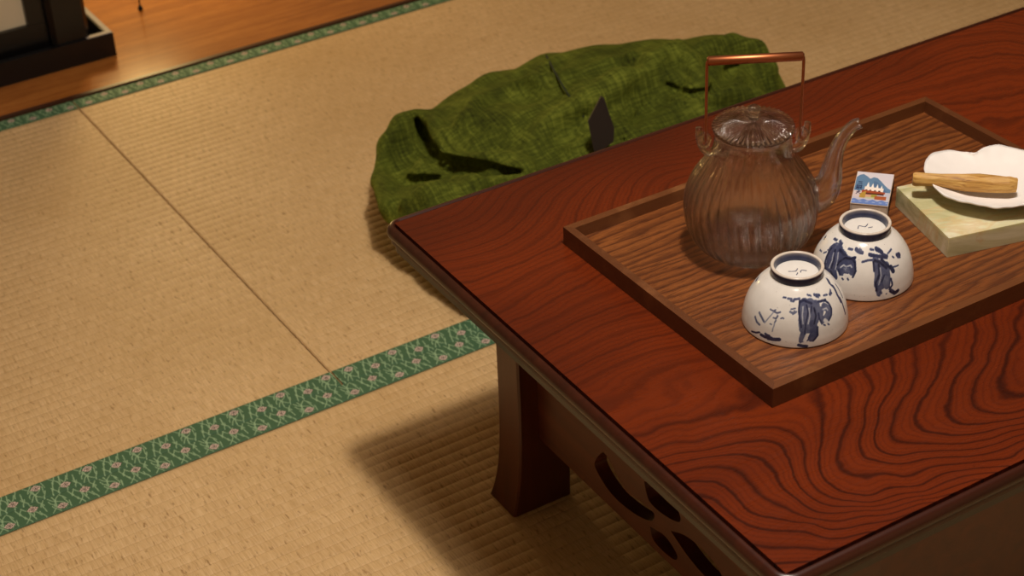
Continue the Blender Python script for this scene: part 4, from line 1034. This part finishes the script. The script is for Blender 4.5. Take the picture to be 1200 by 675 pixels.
def lower(px0, px1, py0, py1, z0_, z1_, mat, nm):
    bm = bmesh.new(); box(bm, px0, px1, py0, py1, z0_, z1_); bm_obj(nm, bm, mat, sd, bevel=.001)
for py in (.036, y1-.036):
    lower(x0+.0935, -.0935, py-.012, py+.012, .030, .074, M['black'], 'rail')
    for q in (x0+.0935, -.1215): lower(q, q+.028, py-.012, py+.012, .0743, .58, M['black'], 'stile')
    lower(x0+.1217, -.1217, py-.004, py+.004, .0743, .58, M['paper'], 'paper_panel')
    lower(x0+.0935, -.0935, py-.012, py+.012, .5803, .61, M['black'], 'rail')
lower(x0+.03, -.03, .012, y1-.012, .6203, .64, M['black'], 'top_frame')

rod = thing('thin_stand', 'thin black metal rod with a small foot standing on the wooden floor', 'stand', (.2089, 1.1247, .002))
v, f = lathe([(.0002,0),(.0038,0),(.0042,.001),(.0040,.004),(.0030,.0065),(.0016,.008),(.0014,.0082)], 24); f.append(tuple(range(6*24, 7*24))); mesh_obj('foot', v, f, M['iron'], rod, True)
v, f = tube([(0,0,.008),(.001,.001,.15),(.004,.002,.32)], .0012, 12); mesh_obj('rod', v, f, M['iron'], rod, True)

# ------------------------------------------------------------------ light
def light(typ, name, loc, energy, col, **kw):
    d = bpy.data.lights.new(name, typ); d.energy = energy; d.color = col
    for k_, v_ in kw.items(): setattr(d, k_, v_)
    o = bpy.data.objects.new(name, d); o.location = loc; C.objects.link(o); return o
light('POINT', 'ceiling_lamp', (.049, -.745, 1.85), 67, (1, .90, .79), shadow_soft_size=.055)
light('AREA', 'added_streak_light', (.049, -.745, 1.93), 9.5, (1, .91, .82), shape='SQUARE', size=.42)  # unseen wide light, added to put pale streaks in the ribbed glass
light('POINT', 'alcove_lamp', (.28, 1.36, .36), 6.8, (1, .68, .26), shadow_soft_size=.06)
w_ = bpy.data.worlds.new('World'); bpy.context.scene.world = w_; w_.use_nodes = True
w_.node_tree.nodes['Background'].inputs[0].default_value = (.60, .36, .18, 1); w_.node_tree.nodes['Background'].inputs[1].default_value = .02

# ------------------------------------------------------------------ camera
cd = bpy.data.cameras.new('camera'); cam = bpy.data.objects.new('camera', cd); C.objects.link(cam)
yaw, pitch, roll = .528386, .575204, -.0525469
fw = Vector((math.sin(yaw)*math.cos(pitch), math.cos(yaw)*math.cos(pitch), -math.sin(pitch)))
rt = Vector((math.cos(yaw), -math.sin(yaw), 0)); up = rt.cross(fw)
r2_ = rt*math.cos(roll)+up*math.sin(roll); u2_ = -rt*math.sin(roll)+up*math.cos(roll)
cam.matrix_world = Matrix(((r2_.x,u2_.x,-fw.x,-.66662),(r2_.y,u2_.y,-fw.y,-1.535146),(r2_.z,u2_.z,-fw.z,1.196143),(0,0,0,1)))
cd.sensor_width = 36; cd.lens = 2104.19*36/1200; cd.clip_start = .05
cd.dof.use_dof = True; cd.dof.focus_distance = 1.56; cd.dof.aperture_fstop = 11
sc = bpy.context.scene; sc.camera = cam
sc.view_settings.view_transform = 'Standard'; sc.view_settings.look = 'None'; sc.view_settings.gamma = 1; sc.view_settings.use_curve_mapping = False
sc.view_settings.exposure = 0
sc.cycles.use_denoising = True; sc.cycles.max_bounces = 14; sc.cycles.transmission_bounces = 14; sc.cycles.transparent_max_bounces = 16
sc.cycles.sample_clamp_indirect = 40
